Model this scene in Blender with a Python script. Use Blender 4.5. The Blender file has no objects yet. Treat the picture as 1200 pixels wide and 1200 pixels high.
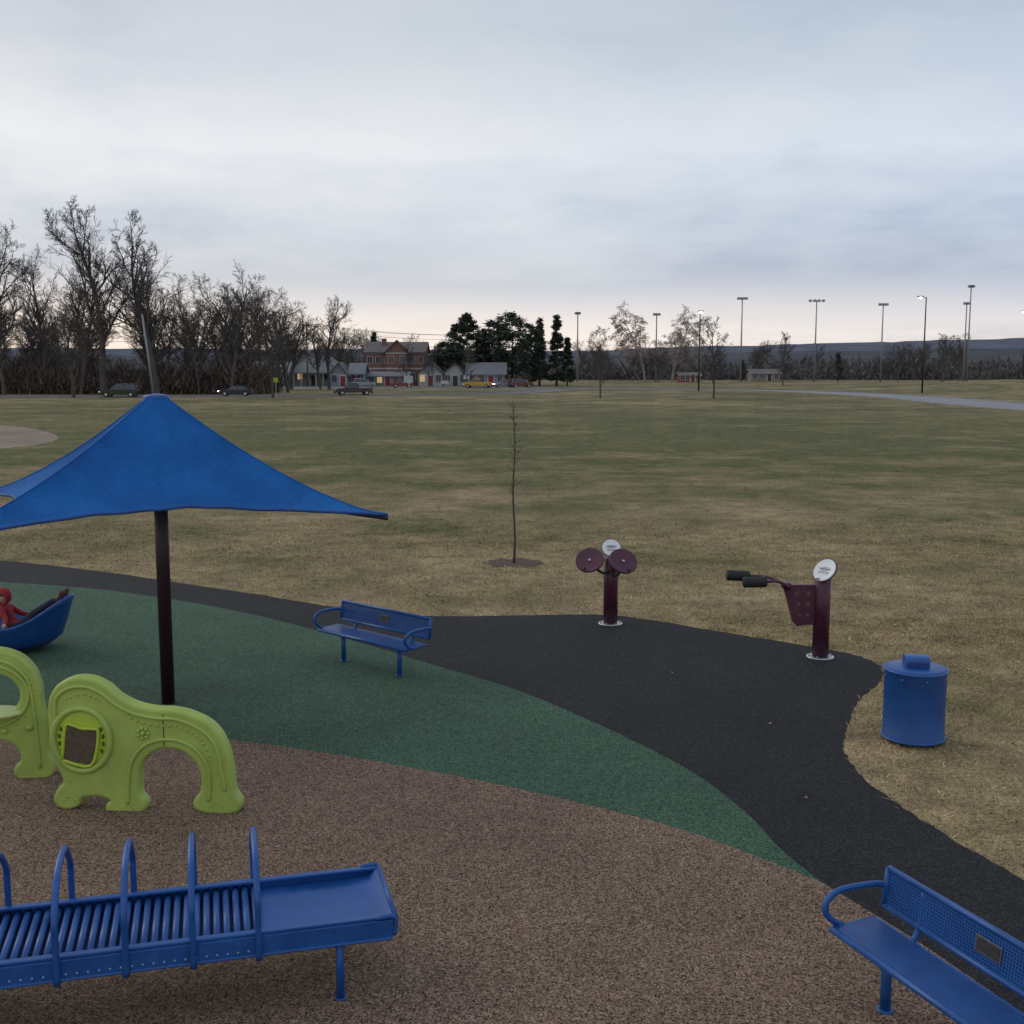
import bpy, bmesh, math, random
import numpy as np
from mathutils import Vector, Matrix, noise
R=random.Random(7)
scene=bpy.context.scene
V=Vector
# ------------------------------------------------------------------ materials
def newmat(name):
    m=bpy.data.materials.new(name); m.use_nodes=True
    nt=m.node_tree; b=nt.nodes['Principled BSDF']
    return m,nt,b
def N(nt,t,**k):
    n=nt.nodes.new(t)
    for a,v in k.items():
        setattr(n,a,v)
    return n
def math_(nt,op,a,b=None,c=None):
    n=N(nt,'ShaderNodeMath',operation=op)
    for i,x in enumerate((a,b,c)):
        if x is None: continue
        if isinstance(x,(int,float)): n.inputs[i].default_value=x
        else: nt.links.new(x,n.inputs[i])
    return n.outputs[0]
def mix(nt,f,a,b,blend='MIX'):
    n=N(nt,'ShaderNodeMix',data_type='RGBA',blend_type=blend)
    for i,x in ((0,f),(6,a),(7,b)):
        if isinstance(x,(int,float)): n.inputs[i].default_value=x
        elif isinstance(x,tuple): n.inputs[i].default_value=(*x,1) if len(x)==3 else x
        else: nt.links.new(x,n.inputs[i])
    return n.outputs[2]
def ramp(nt,f,stops):
    n=N(nt,'ShaderNodeValToRGB'); e=n.color_ramp.elements
    while len(e)<len(stops): e.new(0.5)
    for i,(p,c) in enumerate(stops):
        e[i].position=p
        if isinstance(c,(int,float)): c=(c,c,c)
        e[i].color=(*c,1)
    nt.links.new(f,n.inputs[0]); return n.outputs[0]
def noise_(nt,co,scale,detail=3,rough=.5):
    n=N(nt,'ShaderNodeTexNoise'); n.inputs['Scale'].default_value=scale
    n.inputs['Detail'].default_value=detail; n.inputs['Roughness'].default_value=rough
    nt.links.new(co,n.inputs['Vector']); return n.outputs['Fac']
def bump(nt,b,h,strength,dist=.01):
    n=N(nt,'ShaderNodeBump'); n.inputs['Strength'].default_value=strength
    n.inputs['Distance'].default_value=dist
    nt.links.new(h,n.inputs['Height']); nt.links.new(n.outputs[0],b.inputs['Normal'])
def mat(name,col,rough=.5,metal=0,var=.15,scale=6,bs=0,bscale=60,bd=.004,emit=None,spec=.5):
    m,nt,b=newmat(name)
    tc=N(nt,'ShaderNodeTexCoord'); o=tc.outputs['Object']
    f=noise_(nt,o,scale,3,.6)
    dark=tuple(c*(1-var) for c in col); lite=tuple(min(1,c*(1+var)) for c in col)
    c=ramp(nt,f,[(.3,dark),(.7,lite)])
    nt.links.new(c,b.inputs['Base Color'])
    b.inputs['Roughness'].default_value=rough; b.inputs['Metallic'].default_value=metal
    b.inputs['Specular IOR Level'].default_value=spec
    if bs: bump(nt,b,noise_(nt,o,bscale,3),bs,bd)
    if emit:
        b.inputs['Emission Color'].default_value=(*emit[0],1); b.inputs['Emission Strength'].default_value=emit[1]
    return m
def coated(name,col,rough=.36):
    """thick plastisol coating with dust, scuffs and uneven gloss"""
    m,nt,b=newmat(name)
    tc=N(nt,'ShaderNodeTexCoord'); o=tc.outputs['Object']
    a=noise_(nt,o,2.2,5,.65); s=noise_(nt,o,23,4,.8)
    k=math_(nt,'ADD',math_(nt,'MULTIPLY',a,.55),math_(nt,'MULTIPLY',s,.45))
    c=ramp(nt,k,[(.35,tuple(x*.74 for x in col)),(.52,col),(.66,tuple(x*1.2+.015 for x in col))])
    nt.links.new(c,b.inputs['Base Color'])
    nt.links.new(ramp(nt,k,[(.35,rough-.10),(.65,rough+.22)]),b.inputs['Roughness'])
    bump(nt,b,s,.15,.002); return m
def rubber(name,cols,rough=.85):
    """granulated poured rubber: cols = list of granule colours"""
    m,nt,b=newmat(name)
    tc=N(nt,'ShaderNodeTexCoord'); o=tc.outputs['Object']
    v=N(nt,'ShaderNodeTexVoronoi'); v.inputs['Scale'].default_value=85
    nt.links.new(o,v.inputs['Vector'])
    s=N(nt,'ShaderNodeSeparateColor'); nt.links.new(v.outputs['Color'],s.inputs[0])
    rr=N(nt,'ShaderNodeValToRGB'); rr.color_ramp.interpolation='CONSTANT'
    e=rr.color_ramp.elements
    while len(e)<len(cols): e.new(.5)
    for i,c in enumerate(cols):
        e[i].position=i/len(cols); e[i].color=(*c,1)
    nt.links.new(s.outputs[0],rr.inputs[0])
    big=noise_(nt,o,.6,4,.6); mid=noise_(nt,o,11,4,.7)
    k=math_(nt,'ADD',math_(nt,'MULTIPLY',big,.5),math_(nt,'MULTIPLY',mid,.5))
    k2=ramp(nt,k,[(.3,.68),(.7,1.28)])
    c=mix(nt,1.0,rr.outputs[0],k2,'MULTIPLY')
    nt.links.new(c,b.inputs['Base Color'])
    b.inputs['Roughness'].default_value=rough; b.inputs['Specular IOR Level'].default_value=.2
    bump(nt,b,v.outputs['Distance'],.5,.005)
    return m
def perf(name,col,ax,s=.022,rad=.3):
    m,nt,b=newmat(name)
    tc=N(nt,'ShaderNodeTexCoord'); sp=N(nt,'ShaderNodeSeparateXYZ'); nt.links.new(tc.outputs['Object'],sp.inputs[0])
    a=sp.outputs[ax[0]]; c=sp.outputs[ax[1]]
    fx=math_(nt,'SUBTRACT',math_(nt,'FRACT',math_(nt,'DIVIDE',a,s)),.5)
    fy=math_(nt,'SUBTRACT',math_(nt,'FRACT',math_(nt,'DIVIDE',c,s)),.5)
    d=math_(nt,'ADD',math_(nt,'MULTIPLY',fx,fx),math_(nt,'MULTIPLY',fy,fy))
    hole=math_(nt,'LESS_THAN',d,rad*rad)
    f=noise_(nt,tc.outputs['Object'],5,4,.6)
    cc=ramp(nt,f,[(.3,tuple(x*.82 for x in col)),(.7,tuple(x*1.15+.006 for x in col))])
    nt.links.new(cc,b.inputs['Base Color']); b.inputs['Roughness'].default_value=.40
    t=N(nt,'ShaderNodeBsdfTransparent'); ms=N(nt,'ShaderNodeMixShader')
    nt.links.new(hole,ms.inputs[0]); nt.links.new(b.outputs[0],ms.inputs[1]); nt.links.new(t.outputs[0],ms.inputs[2])
    out=[n for n in nt.nodes if n.type=='OUTPUT_MATERIAL'][0]
    nt.links.new(ms.outputs[0],out.inputs['Surface'])
    return m
BLUE=(.008,.080,.30)
M={}
M['blue']=coated('blue_coated_steel',BLUE)
M['blue_seat']=perf('blue_perforated_seat',BLUE,(0,1))
M['blue_back']=perf('blue_perforated_back',BLUE,(0,2))
M['blue_plastic']=coated('blue_moulded_plastic',(.010,.070,.27),.34)
M['maroon']=coated('maroon_powder_coat',(.075,.014,.036),.38)
M['darkmaroon']=mat('dark_maroon_pole',(.026,.008,.016),.4,0,.2,8)
M['steel']=mat('galvanised_steel',(.45,.46,.47),.35,.8,.2,10)
M['white']=mat('white_sign_face',(.75,.76,.78),.4,0,.05,10)
M['grip']=mat('black_rubber_grip',(.015,.017,.016),.7,0,.2,30)
M['lime']=mat('lime_moulded_plastic',(.37,.48,.10),.5,0,.14,2.5,.3,35,.004)
M['limebright']=mat('bright_lime_plastic',(.44,.57,.05),.4,0,.08,4)
M['limepale']=mat('pale_lime_plastic',(.55,.62,.25),.4,0,.08,4)
M['brownpanel']=mat('brown_mesh_panel',(.10,.07,.045),.7,0,.3,40,.5,80,.004)
M['wood']=mat('weathered_pole_wood',(.13,.10,.08),.9,0,.3,4)
M['polegrey']=mat('grey_pole_metal',(.27,.28,.29),.5,.3,.1,2)
M['poledark']=mat('dark_bronze_pole',(.05,.045,.04),.5,.3,.1,2)
M['lamp']=mat('lit_lamp',(1,.95,.85),.4,emit=((1,.93,.8),7))
M['fixture']=mat('flood_fixture',(.28,.30,.33),.4,.2,.1,2)
M['glass']=mat('window_glass',(.03,.035,.045),.08,0,.2,3,spec=.8)
M['tyre']=mat('tyre_rubber',(.02,.02,.02),.85)
M['bark']=mat('bare_bark',(.088,.074,.066),.9,0,.3,.6)
M['barkpale']=mat('birch_bark',(.30,.24,.21),.9,0,.3,.5)
M['barkdark']=mat('sapling_bark',(.07,.05,.045),.9,0,.3,5)
# ------------------------------------------------------------------ mesh helpers
def obj(name,verts,faces,mats,parent=None,smooth=False,fm=None,loc=None,rot=None):
    me=bpy.data.meshes.new(name); me.from_pydata([tuple(v) for v in verts],[],faces); me.update()
    if not isinstance(mats,(list,tuple)): mats=[mats]
    for m in mats: me.materials.append(m)
    if fm is not None: me.polygons.foreach_set('material_index',fm)
    if smooth: me.polygons.foreach_set('use_smooth',[True]*len(me.polygons))
    o=bpy.data.objects.new(name,me); scene.collection.objects.link(o)
    if parent: o.parent=parent
    if loc: o.location=loc
    if rot: o.rotation_euler=rot
    return o
def empty(name,loc=(0,0,0),rz=0,scale=1):
    e=bpy.data.objects.new(name,None); scene.collection.objects.link(e)
    e.location=loc; e.rotation_euler=(0,0,rz); e.scale=(scale,)*3; e.empty_display_size=.2
    return e
class Geo:
    def __init__(s): s.v=[];s.f=[];s.m=[]
    def add(s,vf,mi=0):
        v,f=vf; b=len(s.v); s.v+= [V(x) for x in v]; s.f+=[[i+b for i in q] for q in f]; s.m+=[mi]*len(f); return s
    def obj(s,name,mats,parent=None,smooth=False,**k): return obj(name,s.v,s.f,mats,parent,smooth,s.m,**k)
def box(x0,x1,y0,y1,z0,z1,bev=0):
    if bev:
        bm=bmesh.new(); bmesh.ops.create_cube(bm,size=1)
        for v in bm.verts: v.co=V(((x0+x1)/2+v.co.x*(x1-x0),(y0+y1)/2+v.co.y*(y1-y0),(z0+z1)/2+v.co.z*(z1-z0)))
        bmesh.ops.bevel(bm,geom=bm.edges[:],offset=bev,segments=2,affect='EDGES',profile=.5)
        bm.verts.index_update()
        r=([v.co.copy() for v in bm.verts],[[v.index for v in f.verts] for f in bm.faces]); bm.free(); return r
    v=[(x,y,z) for x in (x0,x1) for y in (y0,y1) for z in (z0,z1)]
    return v,[[0,1,3,2],[4,6,7,5],[0,4,5,1],[2,3,7,6],[0,2,6,4],[1,5,7,3]]
def tube(path,r,n=8,caps=True,closed=False,flat=1.0):
    P=[V(p) for p in path]; k=len(P)
    rs=r if isinstance(r,(list,tuple)) else [r]*k
    v=[];f=[]
    t0=(P[1]-P[0]).normalized()
    up=V((0,0,1)) if abs(t0.z)<.9 else V((1,0,0))
    a=t0.cross(up).normalized()
    for i in range(k):
        if closed: t=(P[(i+1)%k]-P[i-1]).normalized()
        else: t=(P[min(i+1,k-1)]-P[max(i-1,0)]).normalized()
        a=(a-t*a.dot(t)).normalized(); b=t.cross(a)
        for j in range(n):
            q=2*math.pi*j/n
            v.append(P[i]+a*math.cos(q)*rs[i]+b*math.sin(q)*rs[i]*flat)
    K=k if closed else k-1
    for i in range(K):
        for j in range(n):
            i2=(i+1)%k
            f.append([i*n+j,i*n+(j+1)%n,i2*n+(j+1)%n,i2*n+j])
    if caps and not closed:
        f.append(list(range(n))[::-1]); f.append([(k-1)*n+j for j in range(n)])
    return v,f
def lathe(prof,n=32,c=(0,0)):
    v=[];f=[]
    for r,z in prof:
        for j in range(n):
            q=2*math.pi*j/n; v.append((c[0]+r*math.cos(q),c[1]+r*math.sin(q),z))
    for i in range(len(prof)-1):
        for j in range(n): f.append([i*n+j,i*n+(j+1)%n,(i+1)*n+(j+1)%n,(i+1)*n+j])
    f.append(list(range(n))[::-1]); f.append([(len(prof)-1)*n+j for j in range(n)])
    return v,f
def ell(c,r,nu=12,nv=8,rot=None):
    v=[];f=[]
    for i in range(nv+1):
        ph=math.pi*i/nv
        for j in range(nu):
            q=2*math.pi*j/nu
            p=V((r[0]*math.sin(ph)*math.cos(q),r[1]*math.sin(ph)*math.sin(q),r[2]*math.cos(ph)))
            if rot: p=rot@p
            v.append(p+V(c))
    for i in range(nv):
        for j in range(nu): f.append([i*nu+j,(i+1)*nu+j,(i+1)*nu+(j+1)%nu,i*nu+(j+1)%nu])
    return v,f
def xf(vf,mx): return [mx@V(p) for p in vf[0]],vf[1]
def arc(pts,per=6):
    """catmull-rom smooth path"""
    P=[V(p) for p in pts]; out=[]
    for i in range(len(P)-1):
        a=P[max(i-1,0)];b=P[i];c=P[i+1];d=P[min(i+2,len(P)-1)]
        for k in range(per):
            t=k/per
            out.append(.5*((2*b)+(c-a)*t+(2*a-5*b+4*c-d)*t*t+(3*b-a-3*c+d)*t**3))
    out.append(P[-1]); return out
def smooth2(pts,per=6): return [(p.x,p.y) for p in arc([(x,y,0) for x,y in pts],per)]
def poly(name,pts,z,m):
    bm=bmesh.new(); vs=[bm.verts.new((x,y,z)) for x,y in pts]
    es=[bm.edges.new((vs[i],vs[(i+1)%len(vs)])) for i in range(len(vs))]
    bmesh.ops.triangle_fill(bm,edges=es,use_beauty=True)
    for f in bm.faces:
        if f.normal.z<0: f.normal_flip()
    me=bpy.data.meshes.new(name); bm.to_mesh(me); bm.free(); me.materials.append(m)
    o=bpy.data.objects.new(name,me); scene.collection.objects.link(o); return o

# ------------------------------------------------------------------ camera
cam=bpy.data.cameras.new('camera'); co=bpy.data.objects.new('camera',cam); scene.collection.objects.link(co)
cam.sensor_width=36; cam.lens=40.2; cam.clip_end=9000
co.location=(0,0,4); co.rotation_euler=(math.pi/2-math.atan(170/1340),0,0)
scene.camera=co
scene.view_settings.view_transform='Standard'; scene.view_settings.look='None'; scene.view_settings.exposure=0
# ------------------------------------------------------------------ world
w=bpy.data.worlds.new('World'); scene.world=w; w.use_nodes=True; nt=w.node_tree
bg=nt.nodes['Background']
sky=N(nt,'ShaderNodeTexSky'); sky.sky_type='NISHITA'; sky.sun_disc=False
sky.sun_elevation=math.radians(22); sky.sun_rotation=math.radians(-55)
tc=N(nt,'ShaderNodeTexCoord'); g=tc.outputs['Generated']
sp=N(nt,'ShaderNodeSeparateXYZ'); nt.links.new(g,sp.inputs[0])
x,y,z=sp.outputs
zz=math_(nt,'ADD',math_(nt,'MAXIMUM',z,0),.19)
cx=math_(nt,'DIVIDE',x,zz); cy=math_(nt,'DIVIDE',y,zz)
cmb=N(nt,'ShaderNodeCombineXYZ'); nt.links.new(cx,cmb.inputs[0]); nt.links.new(cy,cmb.inputs[1]); cmb.inputs[2].default_value=1.7
n1=noise_(nt,cmb.outputs[0],.9,4,.5); n2=noise_(nt,cmb.outputs[0],2.6,7,.6)
cl=math_(nt,'ADD',math_(nt,'MULTIPLY',n1,.58),math_(nt,'MULTIPLY',n2,.42))
zj=math_(nt,'ADD',z,math_(nt,'MULTIPLY',math_(nt,'SUBTRACT',cl,.5),.09))
grad=ramp(nt,zj,[(0,(.90,.77,.69)),(.026,(1.0,.90,.82)),(.046,(.86,.80,.78)),(.072,(.60,.63,.70)),(.12,(.62,.675,.76)),(.18,(.76,.80,.86)),(.25,(.62,.675,.745)),(.32,(.54,.60,.68)),(1,(.62,.67,.74))])
mod=ramp(nt,cl,[(.33,(.76,.80,.87)),(.5,(1,1,1)),(.64,(1.12,1.09,1.05))])
c1=mix(nt,1.0,grad,mod,'MULTIPLY')
az=math_(nt,'MULTIPLY_ADD',x,-1.1,.5)          # brighter and warmer to the west (left)
azc=ramp(nt,az,[(0,(.86,.91,.99)),(.5,(1,1,1)),(1,(1.12,1.07,1.02))])
c2=mix(nt,1.0,c1,azc,'MULTIPLY')
c3=mix(nt,1.0,c2,(10,10,10),'MULTIPLY')
fin=mix(nt,.94,sky.outputs[0],c3)
nt.links.new(fin,bg.inputs[0]); bg.inputs[1].default_value=.1
sl=bpy.data.lights.new('sun','SUN'); sl.energy=.55; sl.angle=math.radians(25); sl.color=(1,.93,.84)
so=bpy.data.objects.new('sun',sl); scene.collection.objects.link(so); so.location=(-20,20,30)
sd=V((-math.sin(math.radians(55))*math.cos(math.radians(28)),math.cos(math.radians(55))*math.cos(math.radians(28)),math.sin(math.radians(28))))
so.rotation_euler=(-sd).to_track_quat('-Z','Y').to_euler()

# ------------------------------------------------------------------ grass material
def grass_nodes(nt,b,blade=False):
    geo=N(nt,'ShaderNodeNewGeometry'); p=geo.outputs['Position']
    s=N(nt,'ShaderNodeSeparateXYZ'); nt.links.new(p,s.inputs[0])
    big=noise_(nt,p,.045,4,.7); mid=noise_(nt,p,.24,5,.72); fine=noise_(nt,p,1.6,5,.75)
    d=math_(nt,'MULTIPLY_ADD',s.outputs[1],1/42,-13/42)     # worn near playground, slightly greener lawn beyond
    dn=math_(nt,'ADD',d,math_(nt,'MULTIPLY',math_(nt,'SUBTRACT',mid,.5),3.6))
    dn=math_(nt,'ADD',dn,math_(nt,'MULTIPLY',math_(nt,'SUBTRACT',fine,.5),1.3))
    far=math_(nt,'MULTIPLY_ADD',s.outputs[1],1/80,-50/80)
    farc=math_(nt,'MINIMUM',math_(nt,'MAXIMUM',far,0),1)
    near=ramp(nt,dn,[(0,(.32,.245,.140)),(.42,(.225,.180,.095)),(1,(.112,.116,.048))])
    fm=math_(nt,'ADD',math_(nt,'MULTIPLY',big,.5),math_(nt,'MULTIPLY',mid,.5))
    fc=ramp(nt,fm,[(.40,(.100,.104,.046)),(.49,(.16,.137,.068)),(.56,(.27,.215,.118)),(.66,(.38,.31,.18))])
    c=mix(nt,farc,near,fc)
    st=ramp(nt,noise_(nt,p,.11,5,.75),[(.54,0),(.63,.7)])
    c=mix(nt,st,c,(.275,.225,.125))
    kk=ramp(nt,fine,[(.30,.56),(.5,1.0),(.70,1.48)])
    c=mix(nt,1.0,c,kk,'MULTIPLY')
    if blade:
        rr=ramp(nt,geo.outputs['Random Per Island'],[(0,(.8,.83,.75)),(.6,(1.4,1.35,1.25)),(1,(2.3,2.2,2.05))])
        c=mix(nt,1.0,c,rr,'MULTIPLY')
    nt.links.new(c,b.inputs['Base Color']); b.inputs['Roughness'].default_value=.95
    b.inputs['Specular IOR Level'].default_value=.1
    if not blade:
        gr=noise_(nt,p,24,3,.8)
        kk2=ramp(nt,gr,[(.35,.55),(.5,1.0),(.66,1.45)]); c=mix(nt,1.0,c,kk2,'MULTIPLY'); nt.links.new(c,b.inputs['Base Color'])
        bump(nt,b,gr,.7,.04)
mg,nt_,b_=newmat('dormant_grass'); grass_nodes(nt_,b_)
mb,nt_,b_=newmat('grass_blades'); grass_nodes(nt_,b_,True)
L=4000
obj('ground',[(-L,-60,0),(L,-60,0),(L,5000,0),(-L,5000,0)],[[0,1,2,3]],mg)
def bank():
    vs=[];fs=[];nx=60;ny=16
    for i in range(nx+1):
        for j in range(ny+1):
            u=i/nx;v=j/ny; x_=60+150*u; y_=185+75*v
            h=1.5*math.sin(math.pi*v)**1.3*min(1,u*4)*min(1,(1-u)*4)*(1+.25*noise.noise(V((x_*.05,y_*.05,0))))-.03
            vs.append((x_,y_,h))
    for i in range(nx):
        for j in range(ny):
            a=i*(ny+1)+j; fs.append([a,a+ny+1,a+ny+2,a+1])
    obj('grass_bank',vs,fs,mg,None,True)
bank()
# ------------------------------------------------------------------ playground surfacing
outer=[(-24,27.4),(-19,26.4),(-15.36,25.43),(-13.01,24.59),(-10.66,23.48),(-8.47,22.38),(-6.40,21.10),(-4.53,19.89),(-2.85,18.74),(-1.38,18.12),(0,18.14),(1.39,18.2),(2.17,17.83),(3.23,16.95),(4.19,16.15),(4.77,15.61),(4.95,14.92),(4.69,14.21),(4.13,13.28),(3.66,12.16),(3.49,11.60),(3.44,10.96),(3.51,10.28),(3.70,9.49),(4.01,8.52),(4.48,7.06),(4.8,5),(5,2),(5,-5)]
outs=smooth2(outer,10)
outs=[(a+R.uniform(-.02,.02),b+R.uniform(-.02,.02)) for a,b in outs]
poly('rubber_path',outs+[(-24,-5)],.012,rubber('black_rubber',[(.012,.012,.014),(.017,.017,.019),(.021,.021,.024),(.014,.014,.016),(.042,.042,.045)]))
bgl=[(-24,24.5),(-19,23.6),(-13.33,22.0),(-11.43,21.54),(-9.56,21.02),(-7.75,20.44),(-5.91,19.44),(-4.14,18.14),(-2.54,16.62),(-1.16,15.14),(0,13.9),(.96,12.46),(1.72,11.08),(2.09,9.96),(2.24,9.1),(2.42,8.45)]
gbl=[(2.42,8.45),(2.08,8.86),(1.48,9.49),(.78,10.0),(0,10.5),(-.85,10.96),(-1.76,11.4),(-2.73,11.8),(-3.73,12.1),(-4.78,12.4),(-5.84,12.63),(-7.88,12.8),(-13,12.9),(-24,13)]
poly('green_rubber_surface',smooth2(bgl)[:-1]+smooth2(gbl),.016,rubber('green_rubber',[(.047,.104,.060),(.060,.126,.074),(.039,.083,.051),(.022,.038,.027),(.088,.165,.105)]))
bbl=[(2.42,8.45),(2.75,7.74),(2.94,7.27),(3.16,6.61),(3.35,5.5),(3.45,3),(3.5,-4.8)]
poly('brown_rubber_surface',smooth2(gbl)[::-1][:-1]+smooth2(bbl)+[(-24,-4.8)],.020,rubber('brown_rubber',[(.235,.150,.100),(.175,.110,.074),(.12,.076,.054),(.04,.03,.026),(.32,.23,.16),(.20,.125,.085)]))
def inside(px,py,pl):
    x=np.array([a for a,b in pl]);y=np.array([b for a,b in pl])
    c=np.zeros(len(px),bool); j=len(pl)-1
    for i in range(len(pl)):
        cond=((y[i]>py)!=(y[j]>py))&(px<(x[j]-x[i])*(py-y[i])/(y[j]-y[i]+1e-12)+x[i]); c^=cond; j=i
    return c
rs=np.random.RandomState(3)
def blades(n,xr,yr,h,wd,fade=None):
    px=rs.uniform(*xr,n);py=rs.uniform(*yr,n)
    keep=~inside(px,py,outs+[(-24,-5)]); keep&=(((px-.04)**2+(py-23.2)**2>.22)|(rs.uniform(0,1,n)<.12))
    if fade: keep&=rs.uniform(0,1,n)>np.clip((py-fade[0])/(fade[1]-fade[0]),0,1)
    px=px[keep];py=py[keep]; n=len(px)
    a=rs.uniform(0,6.28,n); hh=h*rs.uniform(.3,1.1,n); ww=wd*rs.uniform(.6,1.4,n)
    lx=rs.normal(0,1.2,n)*hh; ly=rs.normal(0,1.2,n)*hh
    v=np.zeros((n,3,3)); 
    v[:,0,0]=px-np.cos(a)*ww;v[:,0,1]=py-np.sin(a)*ww
    v[:,1,0]=px+np.cos(a)*ww;v[:,1,1]=py+np.sin(a)*ww
    v[:,2,0]=px+lx;v[:,2,1]=py+ly;v[:,2,2]=hh
    return v
def meshtris(name,v,m,parent=None):
    n=len(v); me=bpy.data.meshes.new(name); me.vertices.add(n*3); me.vertices.foreach_set('co',v.reshape(-1))
    me.loops.add(n*3); me.loops.foreach_set('vertex_index',np.arange(n*3,dtype=np.int32))
    me.polygons.add(n); me.polygons.foreach_set('loop_start',np.arange(0,n*3,3,dtype=np.int32))
    me.polygons.foreach_set('loop_total',np.full(n,3,dtype=np.int32))
    me.update(calc_edges=True); me.validate()
    for q in (m if isinstance(m,list) else [m]): me.materials.append(q)
    o=bpy.data.objects.new(name,me); scene.collection.objects.link(o)
    if parent: o.parent=parent
    return o
bl=np.concatenate([blades(80000,(3,11),(6,18),.036,.006),blades(110000,(-16,14),(16,30),.04,.009,(24,34)),blades(60000,(-26,28),(24,60),.045,.014,(26,60))])
meshtris('grass',bl,mb)
ring=[(.04+ (.62+.25*noise.noise(V((math.cos(a)*3,math.sin(a)*3,3))))*math.cos(a),23.2+(.50+.25*noise.noise(V((math.cos(a)*3,math.sin(a)*3,9))))*math.sin(a)) for a in [i*math.pi/24 for i in range(48)]]
poly('mulch_shadow_patch',ring,.006,mat('shaded_bark_mulch',(.085,.058,.04),.95,0,.5,25,.8,50,.02))  # dark mulch ring that doubles as the sapling's painted shadow patch
dm=mat('infield_dirt',(.22,.165,.115),.95,0,.22,.25,.3,3,.02)
poly('infield_dirt',smooth2([(-70,90),(-45,84),(-34.56,78.5),(-28,69.5),(-25,62.5),(-25,57),(-28,52),(-36,49),(-70,47)]),.006,dm)
# ------------------------------------------------------------------ roads
asph=mat('asphalt',(.13,.133,.142),.85,0,.12,.4,.2,30,.01)
asph2=mat('pale_asphalt',(.22,.225,.24),.85,0,.12,.4,.2,30,.01)
paint=mat('road_paint',(.5,.5,.47),.7)
def strip(c,hw):
    c=[V((a,b,0)) for a,b in c]; L_=[];R_=[]
    for i in range(len(c)):
        t=(c[min(i+1,len(c)-1)]-c[max(i-1,0)]).normalized(); n=V((-t.y,t.x,0))
        L_.append(c[i]+n*hw);R_.append(c[i]-n*hw)
    return L_,R_
def ribbon(name,c,hw,z,m,parent=None):
    a,b=strip(smooth2(c,5),hw); n=len(a)
    return obj(name,[(p.x,p.y,z) for p in a+b],[[i,n+i,n+i+1,i+1] for i in range(n-1)],m,parent)
def kerb(name,c,hw,off,h,m,parent):
    a,b=strip(smooth2(c,5),off); a2,b2=strip(smooth2(c,5),off+hw)
    n=len(a)
    vs=[(t.x,t.y,0) for t in a]+[(t.x,t.y,h) for t in a]+[(t.x,t.y,h) for t in a2]+[(t.x,t.y,0) for t in a2]
    f=[]
    for i in range(n-1):
        for k in range(3): f.append([k*n+i,k*n+i+1,(k+1)*n+i+1,(k+1)*n+i])
    return obj(name,vs,f,m,parent)
conc=mat('concrete',(.25,.24,.22),.9,0,.15,.5)
rc=[(62,40),(55,75),(50.8,112),(52.5,150),(49,178),(41,196),(20,210),(-20,222)]
rd=empty('access_road')
ribbon('asphalt_surface',rc,4.8,.010,asph2,rd)
ribbon('centre_line',rc,.07,.014,paint,rd)
kerb('kerb_left',rc,.15,4.8,.12,conc,rd); kerb('kerb_right',rc[::-1],.15,4.8,.12,conc,rd)
rc2=[(-260,150),(-120,154),(-60,155.5),(-20,162),(0,176),(8,204),(6,215)]
rd2=empty('street')
ribbon('asphalt_surface',rc2,3.4,.014,asph,rd2); ribbon('centre_line',rc2,.08,.018,mat('yellow_paint',(.45,.33,.05),.7),rd2)
kerb('kerb_left',rc2,.15,3.4,.12,conc,rd2); kerb('kerb_right',rc2[::-1],.15,3.4,.12,conc,rd2)
poly('parking_lot',[(-62,219),(2,219),(2,236),(-62,236)],.006,asph)

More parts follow.
